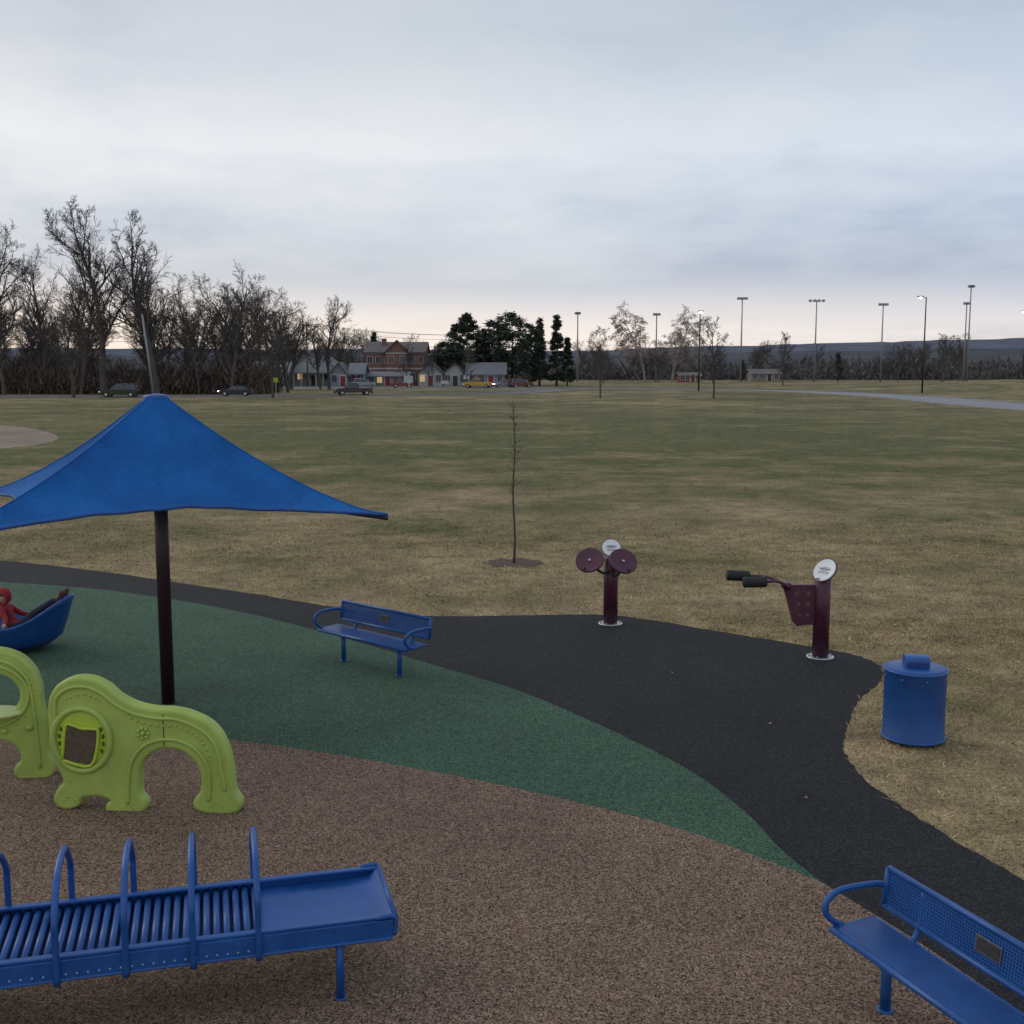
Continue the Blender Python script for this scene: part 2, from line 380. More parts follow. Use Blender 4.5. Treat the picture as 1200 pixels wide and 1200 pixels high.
# ------------------------------------------------------------------ umbrella
def umbrella():
    e=empty('shade_umbrella',(-4.11,13.28,0))
    G=Geo(); G.add(tube([(0,0,0),(0,0,3.58)],.078,20)); G.obj('pole',M['darkmaroon'],e,True)
    r=3.08; zc=[2.45,2.42,2.40,2.18]
    ang=[math.radians(a) for a in (-25,-115,-205,-295)]
    C=[V((r*math.cos(a),r*math.sin(a),zc[i])) for i,a in enumerate(ang)]
    nt=32; ns=24; ztop=3.66
    vs=[];fs=[]
    for q in range(4):
        A=C[q];B=C[(q+1)%4]; base=len(vs)
        for i in range(nt+1):
            t=i/nt; E=A.lerp(B,t); k=4*t*(1-t)
            rim=V((E.x,E.y,0))*(1-.30*k); zE=E.z+.10*k
            d=V((E.x,E.y,0)).normalized()
            for j in range(ns+1):
                s=j/ns; rad=.13+(rim.length-.13)*s
                p=d*rad; ex=1.45+.34*k**.6
                wr=.006*math.sin(t*46)*s*s+.010*math.sin(t*17+1)*s
                vs.append(V((p.x,p.y,zE+(ztop-zE)*(1-s)**ex+wr*k)))
        for i in range(nt):
            for j in range(ns):
                a=base+i*(ns+1)+j; fs.append([a,a+1,a+ns+2,a+ns+1])
    m,nt_,b=newmat('blue_shade_fabric')
    tc=N(nt_,'ShaderNodeTexCoord'); o=tc.outputs['Object']
    f=noise_(nt_,o,1.5,5,.6); kn=N(nt_,'ShaderNodeTexWave'); kn.inputs['Scale'].default_value=30; kn.inputs['Distortion'].default_value=1.5
    nt_.links.new(o,kn.inputs['Vector'])
    hf=noise_(nt_,o,70,3,.75)
    c=ramp(nt_,math_(nt_,'ADD',math_(nt_,'MULTIPLY',f,.40),math_(nt_,'MULTIPLY',hf,.60)),[(.38,(.008,.080,.29)),(.62,(.018,.175,.54))])
    nt_.links.new(c,b.inputs['Base Color']); b.inputs['Roughness'].default_value=.8; b.inputs['Specular IOR Level'].default_value=.2
    bump(nt_,b,math_(nt_,'ADD',kn.outputs['Fac'],hf),.4,.006)
    tr=N(nt_,'ShaderNodeBsdfTranslucent'); tr.inputs[0].default_value=(.01,.14,.5,1)
    ms=N(nt_,'ShaderNodeMixShader'); ms.inputs[0].default_value=.12
    nt_.links.new(b.outputs[0],ms.inputs[1]); nt_.links.new(tr.outputs[0],ms.inputs[2])
    out=[n for n in nt_.nodes if n.type=='OUTPUT_MATERIAL'][0]; nt_.links.new(ms.outputs[0],out.inputs[0])
    obj('canopy',vs,fs,m,e,True)
    hem=Geo(); seam=Geo()
    W=ns+1
    for q in range(4):
        b0=q*(nt+1)*W
        hem.add(tube([vs[b0+i*W+ns] for i in range(nt+1)],.018,6))
        seam.add(tube([vs[b0+j]+V((0,0,.002)) for j in range(ns+1)],.007,5))
    hem.obj('hem_cable',mat('blue_hem',(.008,.07,.26),.7),e,True); seam.obj('ridge_seams',mat('blue_seam',(.010,.10,.34),.7),e,True)
    cap=Geo(); cap.add(lathe([(.145,3.62),(.145,3.668),(.10,3.685),(0.01,3.695)],24)); cap.obj('cap',M['blue'],e,True)
    fr=Geo()
    for c in C:
        q=V((c.x,c.y,0)); fr.add(tube([(0,0,2.95),q*.35+V((0,0,2.72)),q*.7+V((0,0,c.z+.03)),c-V((0,0,.035))],.024,8))
    fr.obj('arms',M['darkmaroon'],e,True)
umbrella()

# ------------------------------------------------------------------ benches
def bench(loc,rz):
    e=empty('park_bench',(*loc,0.02),rz); L=.88
    g=Geo(); g.add(box(-L,L,-.17,.17,.425,.435)); g.obj('seat',M['blue_seat'],e)
    g=Geo(); g.add(tube([(-L,-.17,.41),(L,-.17,.41)],.024,10)); g.add(tube([(-L,.17,.42),(L,.17,.42)],.016,10))
    g.add(tube([(-L,-.17,.415),(-L,.17,.42)],.018,8)); g.add(tube([(L,-.17,.415),(L,.17,.42)],.018,8)); g.obj('seat_rim',M['blue'],e,True)
    tilt=Matrix.Rotation(-.12,4,'X')
    T=Matrix.Translation((0,.235,.50))@tilt
    b=obj('backrest',*box(-L,L,-.005,.005,0,.25),M['blue_back'],e); b.matrix_local=T
    g=Geo()
    for zz in (0,.25): g.add(xf(tube([(-L,0,zz),(L,0,zz)],.02,10),T))
    for xx in (-L,L): g.add(xf(tube([(xx,0,0),(xx,0,.25)],.02,8),T))
    g.obj('backrest_rim',M['blue'],e,True)
    g=Geo(); g.add(xf(box(-.10,.10,-.012,-.007,.08,.18,.002),T)); g.obj('plaque',mat('plaque',(.16,.17,.18),.3,.6,.2,20),e)
    g=Geo(); g.add(xf(box(-.085,.085,-.0145,-.0125,.092,.168),T)); g.obj('plaque_inset',mat('plaque_face',(.05,.05,.05),.4,.2,.4,60),e)
    for k,s in enumerate((-1,1)):
        g=Geo(); x=s*.56
        g.add(tube([(x,0,0),(x,0,.40)],.034,14)); g.add(lathe([(.055,0.0),(.055,.006),(.04,.01)],14,(x,0)))
        g.add(box(x-.028,x+.028,-.16,.20,.385,.408,.006))
        g.add(tube(arc([(x,.12,.39),(x,.21,.43),(x,.255,.55),(x,.275,.72)],4),.022,8,flat=1)); g.obj('leg_%d'%(k+1),M['blue'],e,True)
        g=Geo(); xx=s*(L+.005)
        p=[(xx,.255,.63),(xx+s*.02,.18,.645),(xx+s*.03,0,.65),(xx+s*.03,-.12,.64),(xx+s*.02,-.205,.59),(xx+s*.01,-.21,.52),(xx,-.15,.455),(xx,-.09,.425)]
        g.add(tube(arc(p,6),.021,10)); g.obj('armrest_%d'%(k+1),M['blue'],e,True)
    return e
bench((-1.88,14.87),-math.radians(41.7))
bench((2.54,6.17),-math.radians(67.7))

# ------------------------------------------------------------------ litter bin
def bin_():
    e=empty('litter_bin',(4.33,11.95,0),math.radians(-10)); r=.325
    m,nt_,b=newmat('blue_ribbed_steel')
    tc=N(nt_,'ShaderNodeTexCoord'); o=tc.outputs['Object']; f=noise_(nt_,o,4,4,.6)
    nt_.links.new(ramp(nt_,f,[(.3,(.006,.058,.21)),(.7,(.010,.078,.29))]),b.inputs['Base Color']); b.inputs['Roughness'].default_value=.42
    wv=N(nt_,'ShaderNodeTexVoronoi'); wv.inputs['Scale'].default_value=45; nt_.links.new(o,wv.inputs[0]); bump(nt_,b,wv.outputs['Distance'],.4,.005)
    g=Geo(); g.add(lathe([(.26,.035),(r,.04),(r,.06),(r-.006,.07),(r-.006,.77),(r,.78),(r,.80),(r-.02,.805)],48)); g.obj('body',m,e,True)
    g=Geo(); g.add(tube([(r*1.005*math.cos(a),r*1.005*math.sin(a),.79) for a in [i*math.pi/24 for i in range(48)]],.014,8,closed=True))
    g.add(tube([(r*math.cos(a),r*math.sin(a),.052) for a in [i*math.pi/24 for i in range(48)]],.012,8,closed=True)); g.obj('rim_bands',M['blue'],e,True)
    g=Geo(); g.add(lathe([(r-.012,.802),(r-.03,.815),(.20,.822),(.05,.824)],48)); g.obj('lid',M['blue'],e,True)
    n=14; w_=.125; pr=[]
    for i in range(n+1):
        a=math.pi*i/n; pr.append((.115*math.copysign(abs(math.cos(a))**.6,math.cos(a)),.865+.075*math.sin(a)**.7))
    vs=[];fs=[]
    for x in (-w_,w_):
        vs.append(V((x,pr[0][0],.815)))
        vs+= [V((x,p,q)) for p,q in pr]; vs.append(V((x,pr[-1][0],.815)))
    K=n+3
    for i in range(K-1): fs.append([i,i+1,K+i+1,K+i])
    fs.append(list(range(K))[::-1]); fs.append([K+i for i in range(K)])
    g=Geo(); g.add((vs,fs)); g.obj('bonnet',M['blue'],e)
    g=Geo(); g.add(box(-.095,.095,-.122,-.1165,.828,.885,.002)); g.obj('bonnet_flap',mat('bin_flap',(.006,.04,.17),.5),e)
    g=Geo()
    for a in (.6,2.5,4.0,5.4): g.add(tube([(.24*math.cos(a),.24*math.sin(a),0),(.24*math.cos(a),.24*math.sin(a),.05)],.02,8))
    g.obj('feet',M['blue'],e,True)
    g=Geo()
    for i in range(8):
        a=i*math.pi/4+.2; g.add(ell((r*math.cos(a),r*math.sin(a),.73),(.007,.007,.007),8,5))
    g.obj('rivets',M['steel'],e,True)
bin_()

# ------------------------------------------------------------------ fitness stations
def disc(c,nrm,r,th,n=32,dish=0):
    prof=[(.01,th*.5-dish),(r*.55,th*.5-dish*.8),(r*.9,th*.5),(r*.97,th*.5+.004),(r,0),(r*.97,-th*.5),(.01,-th*.5-dish)]
    v,f=lathe(prof,n); q=V(nrm).normalized().to_track_quat('Z','Y').to_matrix().to_4x4()
    return xf((v,f),Matrix.Translation(c)@q)
def station_base(e,top):
    g=Geo(); g.add(lathe([(.19,0),(.19,.012),(.17,.018)],32)); g.obj('base_plate',M['steel'],e,True)
    g=Geo(); g.add(lathe([(.112,.018),(.112,top-.01),(.10,top)],28)); g.obj('post',M['maroon'],e,True)
    g=Geo()
    for i in range(6):
        a=i*math.pi/3; g.add(tube([(.15*math.cos(a),.15*math.sin(a),.015),(.15*math.cos(a),.15*math.sin(a),.04)],.014,6))
    g.obj('bolts',M['steel'],e)
def sign_disc(e,c,nrm,r):
    g=Geo(); g.add(disc(c,nrm,r,.02)); g.obj('sign_rim',M['maroon'],e,True)
    n=V(nrm).normalized(); g=Geo(); g.add(disc(V(c)+n*.012,nrm,r*.93,.012)); g.obj('sign_face',M['white'],e,True)
    g=Geo(); rr=random.Random(2)
    side=V((0,0,1)).cross(n).normalized(); up=n.cross(side)
    for k in range(5):
        yy=-.05+k*.022; hw=r*.5*(1 if k==3 else rr.uniform(.6,.95)); th=.007 if k==3 else .003
        a=V(c)+n*.0235+up*yy
        vs=[a-side*hw-up*th,a+side*hw-up*th,a+side*hw+up*th,a-side*hw+up*th]; g.add((vs,[[0,1,2,3]]))
    g.obj('sign_print',mat('sign_print',(.10,.10,.12),.5),e)
def station_wheels():
    e=empty('fitness_wheel_station',(1.54,17.55,.012))
    station_base(e,1.05)
    sign_disc(e,(0,-.02,1.20),(0,-.78,.5),.155)
    g=Geo(); g.add(tube([(0,.03,1.0),(0,.04,1.15)],.04,10)); g.add(tube(arc([(0,-.08,.86),(-.10,-.16,.83),(-.22,-.16,.88),(-.31,-.10,.98)],5),.022,8)); g.add(tube(arc([(0,-.08,.80),(.06,-.20,.80),(.13,-.2,.86),(.17,-.16,.97)],5),.022,8)); g.obj('arms',M['grip'],e,True)
    for k,(c,n) in enumerate((((-.34,-.10,1.02),(-.18,-.62,.62)),((.17,-.19,1.02),(.18,-.66,.60)))):
        g=Geo(); g.add(disc(c,n,.225,.035,36,.02)); g.obj('wheel_%d'%(k+1),M['maroon'],e,True)
        nn=V(n).normalized(); g=Geo(); g.add(disc(V(c)+nn*.01,n,.02,.02,16)); g.obj('hub_%d'%(k+1),M['steel'],e,True)
        s=V((0,0,1)).cross(nn).normalized(); u=nn.cross(s)
        g=Geo(); kp=V(c)-u*.13-s*(.05 if k==0 else -.05)
        g.add(tube([kp-nn*.02,kp-nn*.02-u*.06+nn*.05],.02,8)); g.obj('knob_%d'%(k+1),M['grip'],e,True)
def station_cycle():
    e=empty('hand_cycle_station',(4.27,15.47,.012))
    station_base(e,1.12)
    sign_disc(e,(.02,-.03,1.22),(-.62,-.45,.55),.185)
    g=Geo(); g.add(tube([(0.02,0,1.1),(0.03,0,1.2)],.05,12)); g.obj('sign_neck',M['maroon'],e,True)
    pts=[(-.10,1.02),(-.52,1.02),(-.53,.95),(-.46,.72),(-.40,.50),(-.34,.44),(-.22,.46),(-.10,.46)]
    vs=[V((x,-.03,z)) for x,z in pts]+[V((x,.03,z)) for x,z in pts]; n=len(pts)
    fs=[list(range(n))[::-1],[n+i for i in range(n)]]+[[i,(i+1)%n,n+(i+1)%n,n+i] for i in range(n)]
    g=Geo(); g.add((vs,fs)); g.obj('gusset',M['maroon'],e)
    g=Geo()
    for (x,z,r) in ((-.2,.90,.03),(-.36,.90,.026),(-.2,.75,.03),(-.33,.75,.024),(-.2,.60,.026),(-.31,.60,.022)):
        v,f=lathe([(r,0),(r,.003)],16); g.add(xf((v,f),Matrix.Translation((x,-.031,z))@Matrix.Rotation(math.pi/2,4,'X')))
    g.obj('gusset_holes',mat('gusset_recess',(.12,.09,.06),.9),e)
    g=Geo(); g.add(box(-.56,-.44,-.07,.07,.97,1.05,.015)); g.add(tube([(-.5,-.08,1.0),(-.5,.1,1.0)],.05,14)); g.add(tube(arc([(-.5,-.09,1.0),(-.56,-.12,1.05),(-.66,-.13,1.09),(-.80,-.13,1.085)],5),.02,8))
    g.add(tube(arc([(-.5,.10,1.0),(-.62,.12,1.06),(-.78,.12,1.11),(-.98,.12,1.12)],5),.018,8)); g.obj('crank',M['maroon'],e,True)
    g=Geo()
    for (a,b) in (((-.80,-.13,1.085),(-1.12,-.13,1.075)),((-.98,.12,1.115),(-1.30,.12,1.13))):
        a=V(a);b=V(b); P=[a,a.lerp(b,.05),a.lerp(b,.1),a.lerp(b,.9),a.lerp(b,.95),b]; g.add(tube(P,[.06,.078,.075,.075,.078,.06],16))
    g.obj('grips',M['grip'],e,True)
station_wheels(); station_cycle()

# ------------------------------------------------------------------ roller table with arches
def roller():
    e=empty('roller_table',(-.86,7.25,0.02),math.radians(14.8))
    Ln=5.2; W=.39; zt=.49
    g=Geo()
    for s in (-1,1):
        y=s*W
        g.add(box(-Ln,0,y-.012,y+.012,zt-.10,zt+.015,.004))
        g.add(box(-Ln,0,min(y,y-s*.05),max(y,y-s*.05),zt+.015,zt+.035,.005))
        g.add(tube([(-Ln,y+s*.012,zt-.105),(0.0,y+s*.012,zt-.105)],.012,8))
    g.obj('side_beams',M['blue'],e)
    g=Geo(); pr=[(-.80,zt-.035),(-.74,zt-.03),(-.2,zt-.03),(-.06,zt-.02),(0,zt+.03),(.02,zt+.035),(.035,zt+.01),(.02,zt-.10)]
    vs=[V((x,y,z)) for y in (-W+.012,W-.012) for x,z in pr]; n=len(pr); fs=[[i,i+1,n+i+1,n+i] for i in range(n-1)]
    g.add((vs,fs)); g.obj('end_pan',M['blue'],e,True)
    g=Geo()
    for s in (-1,1): g.add(tube(arc([(-.10,s*W,zt+.03),(0,s*W,zt+.035),(.025,s*W,zt),(.01,s*W,zt-.09)],4),.016,8))
    g.add(tube([(.022,-W,zt+.032),(.022,W,zt+.032)],.016,8)); g.obj('end_lip',M['blue'],e,True)
    g=Geo(); x=-.83
    while x>-Ln: 
        g.add(tube([(x,-W+.02,zt-.02),(x,W-.02,zt-.02)],.022,10)); x-=.062
    g.obj('rollers',M['blue'],e,True)
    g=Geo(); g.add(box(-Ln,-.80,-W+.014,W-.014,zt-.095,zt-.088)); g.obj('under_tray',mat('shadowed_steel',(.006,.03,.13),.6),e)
    g=Geo(); x=-.83
    while x>-Ln:
        g.add(ell((x,-W-.014,zt-.075),(.010,.006,.010),6,4)); x-=.062
    g.obj('axle_bolts',mat('bolt_zinc',(.20,.30,.50),.25,.5),e,True)
    g=Geo()
    for i in range(11):
        x=-.83-.388*i; 
        p=[(x,-W-.025,zt-.13),(x,-W-.028,zt+.15),(x,-W-.02,zt+.27),(x,-W+.10,zt+.395),(x,-.18,zt+.465),(x,0,zt+.485),(x,.18,zt+.465),(x,W-.10,zt+.395),(x,W+.02,zt+.27),(x,W+.028,zt+.15),(x,W+.025,zt-.13)]
        g.add(tube(arc(p,5),.021,10))
    g.obj('grab_arches',M['blue'],e,True)
    k=1
    for x in (-.33,-2.6,-4.9):
        for s in (-1,1):
            g=Geo(); g.add(tube([(x,s*(W-.04),0),(x,s*(W-.04),zt-.06)],.027,10)); g.add(lathe([(.04,0),(.04,.006),(.03,.008)],12,(x,s*(W-.04)))); g.obj('leg_%d'%k,M['blue'],e,True); k+=1
roller()

# ------------------------------------------------------------------ lime arch climber
def profile_mesh(name,outline,holes,ext,bev,m,parent,res=3):
    cu=bpy.data.curves.new(name,'CURVE'); cu.dimensions='2D'; cu.fill_mode='BOTH'; cu.extrude=ext; cu.bevel_depth=bev; cu.bevel_resolution=res; cu.resolution_u=6
    for ol in [outline]+holes:
        s=cu.splines.new('BEZIER'); s.bezier_points.add(len(ol)-1); s.use_cyclic_u=True
        for i,(x,y) in enumerate(ol):
            p=s.bezier_points[i]; p.co=(x,y,0); p.handle_left_type='AUTO'; p.handle_right_type='AUTO'
    o=bpy.data.objects.new(name,cu); scene.collection.objects.link(o)
    dg=bpy.context.evaluated_depsgraph_get(); me=bpy.data.meshes.new_from_object(o.evaluated_get(dg))
    bpy.data.objects.remove(o)
    for v in me.vertices: v.co=V((v.co.x,-v.co.z,v.co.y))
    me.materials.clear(); me.materials.append(m)
    me.polygons.foreach_set('use_smooth',[True]*len(me.polygons))
    o=bpy.data.objects.new(name,me); scene.collection.objects.link(o); o.parent=parent
    try: me.set_sharp_from_angle(angle=math.radians(35))
    except Exception: pass
    return o
def climber():
    e=empty('arch_climber',(-4.10,10.02,.02),math.radians(-3),.915)
    S=122
    px=[(63,942),(66,928),(74,918),(68,895),(62,865),(60,835),(65,808),(80,794),(103,790),(124,797),(142,812),(162,822),(186,827),(210,828),(235,835),(255,848),(267,868),(273,895),(276,925),(283,943),(272,949),(240,947),(233,942),(241,928),(244,910),(240,892),(228,877),(210,869),(192,869),(176,877),(164,892),(160,912),(161,932),(168,944),(160,952),(130,954),(125,948),(131,938),(120,931),(103,930),(90,934),(84,944)]
    ol=[((x-65)/S,(950-y)/S*1.0) for x,y in px]
    profile_mesh('body',ol,[],.045,.035,M['lime'],e)
    yb=-.085
    def P(x,y,yy=yb): return V(((x-65)/S,yy,(950-y)/S))
    g=Geo(); top=[(66,850),(67,815),(82,800),(103,797),(122,804),(140,818),(162,829),(186,834),(210,835),(232,842),(250,854),(261,872),(266,897),(269,922)]
    g.add(tube(arc([P(*q) for q in top],5),.018,8))
    inn=[(150,940),(152,912),(157,888),(172,869),(192,861),(212,861),(233,870),(248,890),(251,912),(249,935)]
    g.add(tube(arc([P(*q) for q in inn],5),.018,8)); g.obj('border_ribs',M['lime'],e,True)
    g=Geo(); A=arc([P(x,y,-.082) for x,y in [(150,825),(165,838),(190,843),(212,844),(232,852),(245,865),(252,885)]],3)
    for p in A: g.add(ell(p,(.016,.014,.016),8,6))
    A=arc([P(x,y,-.082) for x,y in [(80,812),(103,806),(120,813)]],3)
    for p in A: g.add(ell(p,(.014,.013,.014),8,6))
    for i in range(7):
        a=i*2*math.pi/7; g.add(ell(P(172,853)+V((.05*math.cos(a),0,.05*math.sin(a))),(.022,.018,.022),8,6))
    g.add(ell(P(172,853),(.026,.03,.026),8,6))
    for fx,fy in ((78,940),(150,948),(258,943)):
        for i in range(5):
            a=math.pi*(i+.5)/5; g.add(ell(P(fx,fy,-.08)+V((.055*math.cos(a),0,.05*math.sin(a))),(.012,.010,.012),6,5))
    g.obj('raised_studs',M['lime'],e,True)
    rg=[P(97,862)+V((.285*math.cos(a),-.005,.315*math.sin(a))) for a in [i*math.pi/24 for i in range(48)]]
    g=Geo(); g.add(tube(rg,.032,10,closed=True)); g.obj('face_ring',M['lime'],e,True)
    v,f=lathe([(.01,.012),(.22,.010),(.255,.002),(.26,0)],36); g=Geo(); g.add(xf((v,f),Matrix.Translation(P(97,862,-.082))@Matrix.Rotation(math.pi/2,4,'X')@Matrix.Scale(1.12,4,(0,1,0)))); g.obj('face_disc',M['limebright'],e,True)
    T=Matrix.Translation(P(96,866,-.108))@Matrix.Rotation(math.radians(10),4,'Y')
    g=Geo()
    fr=[(-.155,-.20),(.14,-.20),(.165,.14),(.10,.17),(0,.155),(-.10,.17),(-.165,.14)]
    g.add(xf(tube(arc([V((a,0,b)) for a,b in fr+[fr[0]]],4),.017,8),T)); g.obj('panel_frame',M['limebright'],e,True)
    g=Geo(); pn=[(-.15,-.195),(.135,-.195),(.16,.135),(.10,.165),(0,.15),(-.10,.165),(-.16,.135)]
    g.add(xf(([V((a,-.002,b)) for a,b in pn]+[V((a,.012,b)) for a,b in pn],[list(range(7)),list(range(7,14))[::-1]]+[[i,(i+1)%7,7+(i+1)%7,7+i] for i in range(7)]),T)); g.obj('panel_mesh',M['brownpanel'],e)
    g=Geo()
    for s in (-1,1):
        for i in range(4):
            a=(-.45+.3*i); g.add(ell(P(97,862)+V((s*.222*math.cos(a),-.012,.25*math.sin(a))),(.014,.008,.026),8,6))
    g.obj('recess_shade_beads',mat('lime_recess_shade',(.07,.10,.012),.6),e,True)  # raised beads; dark lime colour paints in the shade of moulded recesses
    g=Geo()
    for (x,y) in ((172,853),(215,850),(150,900),(80,915),(258,900)): g.add(ell(P(x,y,-.105 if x==172 else -.083),(.008,.006,.008),6,4))
    g.obj('bolts',M['steel'],e)
    g=Geo(); g.add(tube([P(197,829,-.081),P(197,868,-.081)],.005,5)); g.obj('joint_seam',mat('seam_dark',(.04,.05,.01),.8),e)
    px2=[(72,905),(64,912),(38,911),(33,905),(41,892),(40,878),(30,866),(12,860),(-8,862),(-24,874),(-30,892),(-28,908),(-38,915),(-64,914),(-70,905),(-64,880),(-62,840),(-56,805),(-42,780),(-20,764),(5,758),(30,761),(50,775),(60,797),(62,822),(66,845),(66,880)]
    S2=116
    e2=empty('ring_climber',(-4.58,10.85,.02),math.radians(8),.95)
    ol=[((x-65)/S2,(908-y)/S2+.03) for x,y in px2]
    hole=[((x-65)/S2,(908-y)/S2+.03) for x,y in [(5+40*math.cos(a),810+32*math.sin(a)) for a in [i*math.pi/6 for i in range(12)]]]
    profile_mesh('body',ol,[hole],.045,.035,M['lime'],e2)
    def Q(x,y,yy=-.085): return V(((x-65)/S2,yy,(908-y)/S2+.03))
    g=Geo(); g.add(tube([Q(5+46*math.cos(a),810+38*math.sin(a)) for a in [i*math.pi/20 for i in range(40)]],.02,8,closed=True))
    g.add(tube(arc([Q(*q) for q in [(60,900),(58,850),(53,800),(44,782),(28,770),(5,766),(-18,772),(-38,787),(-50,812),(-54,860),(-57,900)]],5),.016,8)); g.obj('border_ribs',M['lime'],e2,True)
    g=Geo(); v,f=lathe([(.30,0),(.34,.01),(.345,.03),(.33,.045),(.02,.05)],32); g.add(xf((v,f),Matrix.Translation(Q(5,834,-.05))@Matrix.Scale(.6,4,(0,1,0)))); g.obj('counter_disc',M['limepale'],e2,True)
    g=Geo()
    for i in range(20):
        a=i*math.pi/10; g.add(ell(Q(5+52*math.cos(a),810+43*math.sin(a),-.082),(.014,.012,.014),6,5))
    for x,y in ((-20,855),(0,852),(22,853),(50,850)): g.add(ell(Q(x,y,-.09),(.04,.02,.03),8,6))
    g.obj('raised_studs',M['lime'],e2,True)
climber()

# ------------------------------------------------------------------ spinner bowl + child
SC=V((-7.06,15.95,.016))
def spinner():
    e=empty('spinner_bowl',SC)
    n=56; prof=[(0,.10),(.35,.10),(.58,.14),(.74,.28),(.86,.62),(.94,.88),(1.0,1.0),(1.05,1.02),(1.07,.97),(1.04,.90),(.95,.58),(.84,.25),(.62,.07),(.35,.02),(0,.02)]
    vs=[];fs=[]
    for k,(r,h) in enumerate(prof):
        for j in range(n):
            a=2*math.pi*j/n
            rim=.38+.38*abs(math.cos(a))**2.0
            wob=1+.04*math.cos(3*a)*r
            vs.append((.74*r*math.cos(a)*wob+1e-4,.56*r*math.sin(a)*wob,h*rim+.02))
    for i in range(len(prof)-1):
        for j in range(n): fs.append([i*n+j,i*n+(j+1)%n,(i+1)*n+(j+1)%n,(i+1)*n+j])
    obj('bowl',vs,fs,M['blue_plastic'],e,True)
    g=Geo(); g.add(lathe([(.30,0),(.30,.03),(.16,.05)],24)); g.obj('base',M['darkmaroon'],e,True)
spinner()
def child():
    e=empty('child',SC+V((.0,0,.09)))
    names=[];pos=[];rad=[];tag=[];edges=[]
    def add(n,p,r,t,par=None):
        names.append(n);pos.append(p);rad.append(r);tag.append(t)
        if par is not None: edges.append((names.index(par),len(pos)-1))
    add('pelvis',(-.02,-.02,.20),.10,1); add('waist',(-.07,-.02,.30),.095,0,'pelvis'); add('chest',(-.12,-.03,.43),.105,0,'waist'); add('sh',(-.14,-.03,.52),.085,0,'chest')
    add('neck',(-.14,-.04,.57),.04,2,'sh'); add('head',(-.13,-.05,.63),.06,2,'neck')
    add('shR',(-.13,-.15,.50),.05,0,'sh'); add('elR',(-.02,-.28,.38),.04,0,'shR'); add('wrR',(.03,-.43,.34),.03,0,'elR'); add('hR',(.035,-.48,.345),.022,2,'wrR')
    add('shL',(-.13,.10,.50),.05,0,'sh'); add('elL',(-.02,.20,.38),.04,0,'shL'); add('wrL',(.13,.20,.36),.03,0,'elL'); add('hL',(.18,.19,.37),.022,2,'wrL')
    for s,t in ((-1,'R'),(1,'L')):
        add('hip'+t,(.06,-.02+s*.08,.20),.078,1,'pelvis'); add('kn'+t,(.30,-.03+s*.08,.44),.056,1,'hip'+t); add('an'+t,(.58,-.06+s*.07,.62),.042,1,'kn'+t)
        add('heel'+t,(.70,-.06+s*.07,.665),.048,3,'an'+t); add('toe'+t,(.75,-.07+s*.09,.79),.038,3,'heel'+t)
    me=bpy.data.meshes.new('body'); me.from_pydata(pos,edges,[]); o=bpy.data.objects.new('body',me); scene.collection.objects.link(o)
    md=o.modifiers.new('s','SKIN'); sv=me.skin_vertices[0].data
    for i,r in enumerate(rad): sv[i].radius=(r,r)
    sv[0].use_root=True
    o.modifiers.new('u','SUBSURF').levels=2
    dg=bpy.context.evaluated_depsgraph_get(); m2=bpy.data.meshes.new_from_object(o.evaluated_get(dg)); bpy.data.objects.remove(o)
    red=mat('red_fleece',(.27,.018,.02),.9,0,.25,12,.4,60,.01); tr=mat('dark_trousers',(.03,.032,.05),.9,0,.2,15); skin=mat('skin',(.50,.30,.22),.55,0,.06,8); boot=mat('brown_boots',(.09,.045,.032),.6,0,.3,20)
    m2.materials.clear()
    for q in (red,tr,skin,boot): m2.materials.append(q)
    P=[V(p) for p in pos]
    for f in m2.polygons:
        c=f.center; best=min(range(len(P)),key=lambda i:(c-P[i]).length-rad[i]*.6); f.material_index=tag[best]; f.use_smooth=True
    b=bpy.data.objects.new('body',m2); scene.collection.objects.link(b); b.parent=e
    H=V((-.13,-.055,.665)); rt=Matrix.Rotation(math.radians(-5),3,'Z')@Matrix.Rotation(math.radians(18),3,'X')
    g=Geo(); v,f=ell((0,0,0),(.078,.085,.10),20,14)
    vv=[]
    for p in v:
        p=V(p); 
        if p.z<0: p.x*=1+.9*p.z; p.y*=1+.5*p.z
        vv.append(rt@V((p.x,p.y,p.z))+H)
    g.add((vv,f))
    def F(x,y,z): return rt@V((x,y,z))+H
    g.add(ell(F(0,-.088,-.012),(.010,.014,.014),8,6)); g.obj('head',skin,e,True)
    g=Geo(); 
    for s in (-1,1): g.add(ell(F(s*.028,-.078,.008),(.010,.006,.007),8,6))
    g.obj('eyes',mat('eyes',(.02,.015,.012),.2),e,True)
    g=Geo(); g.add(ell(F(0,-.074,-.045),(.018,.006,.005),8,6)); g.obj('mouth',mat('lips',(.35,.12,.10),.5),e,True)
    g=Geo(); g.add(ell(F(0,-.045,.062),(.066,.04,.026),12,8)); g.obj('hair_fringe',mat('brown_hair',(.06,.035,.02),.7,0,.3,30),e,True)
    g=Geo(); v,f=ell((0,.018,.012),(.098,.10,.122),24,16)
    keep=[];vv=[rt@V(p)+H for p in v]
    for q in f:
        c=sum((V(v[i]) for i in q),V())/4
        if c.y<-.05 and abs(c.x)<.07 and -.09<c.z<.085: continue
        keep.append(q)
    g.add((vv,keep)); 
    rimp=[F(.070*math.cos(a),-.062,.0+.088*math.sin(a)) for a in [i*math.pi/12 for i in range(24)]]
    g.add(tube(rimp,.016,8,closed=True)); g.obj('hood',red,e,True)
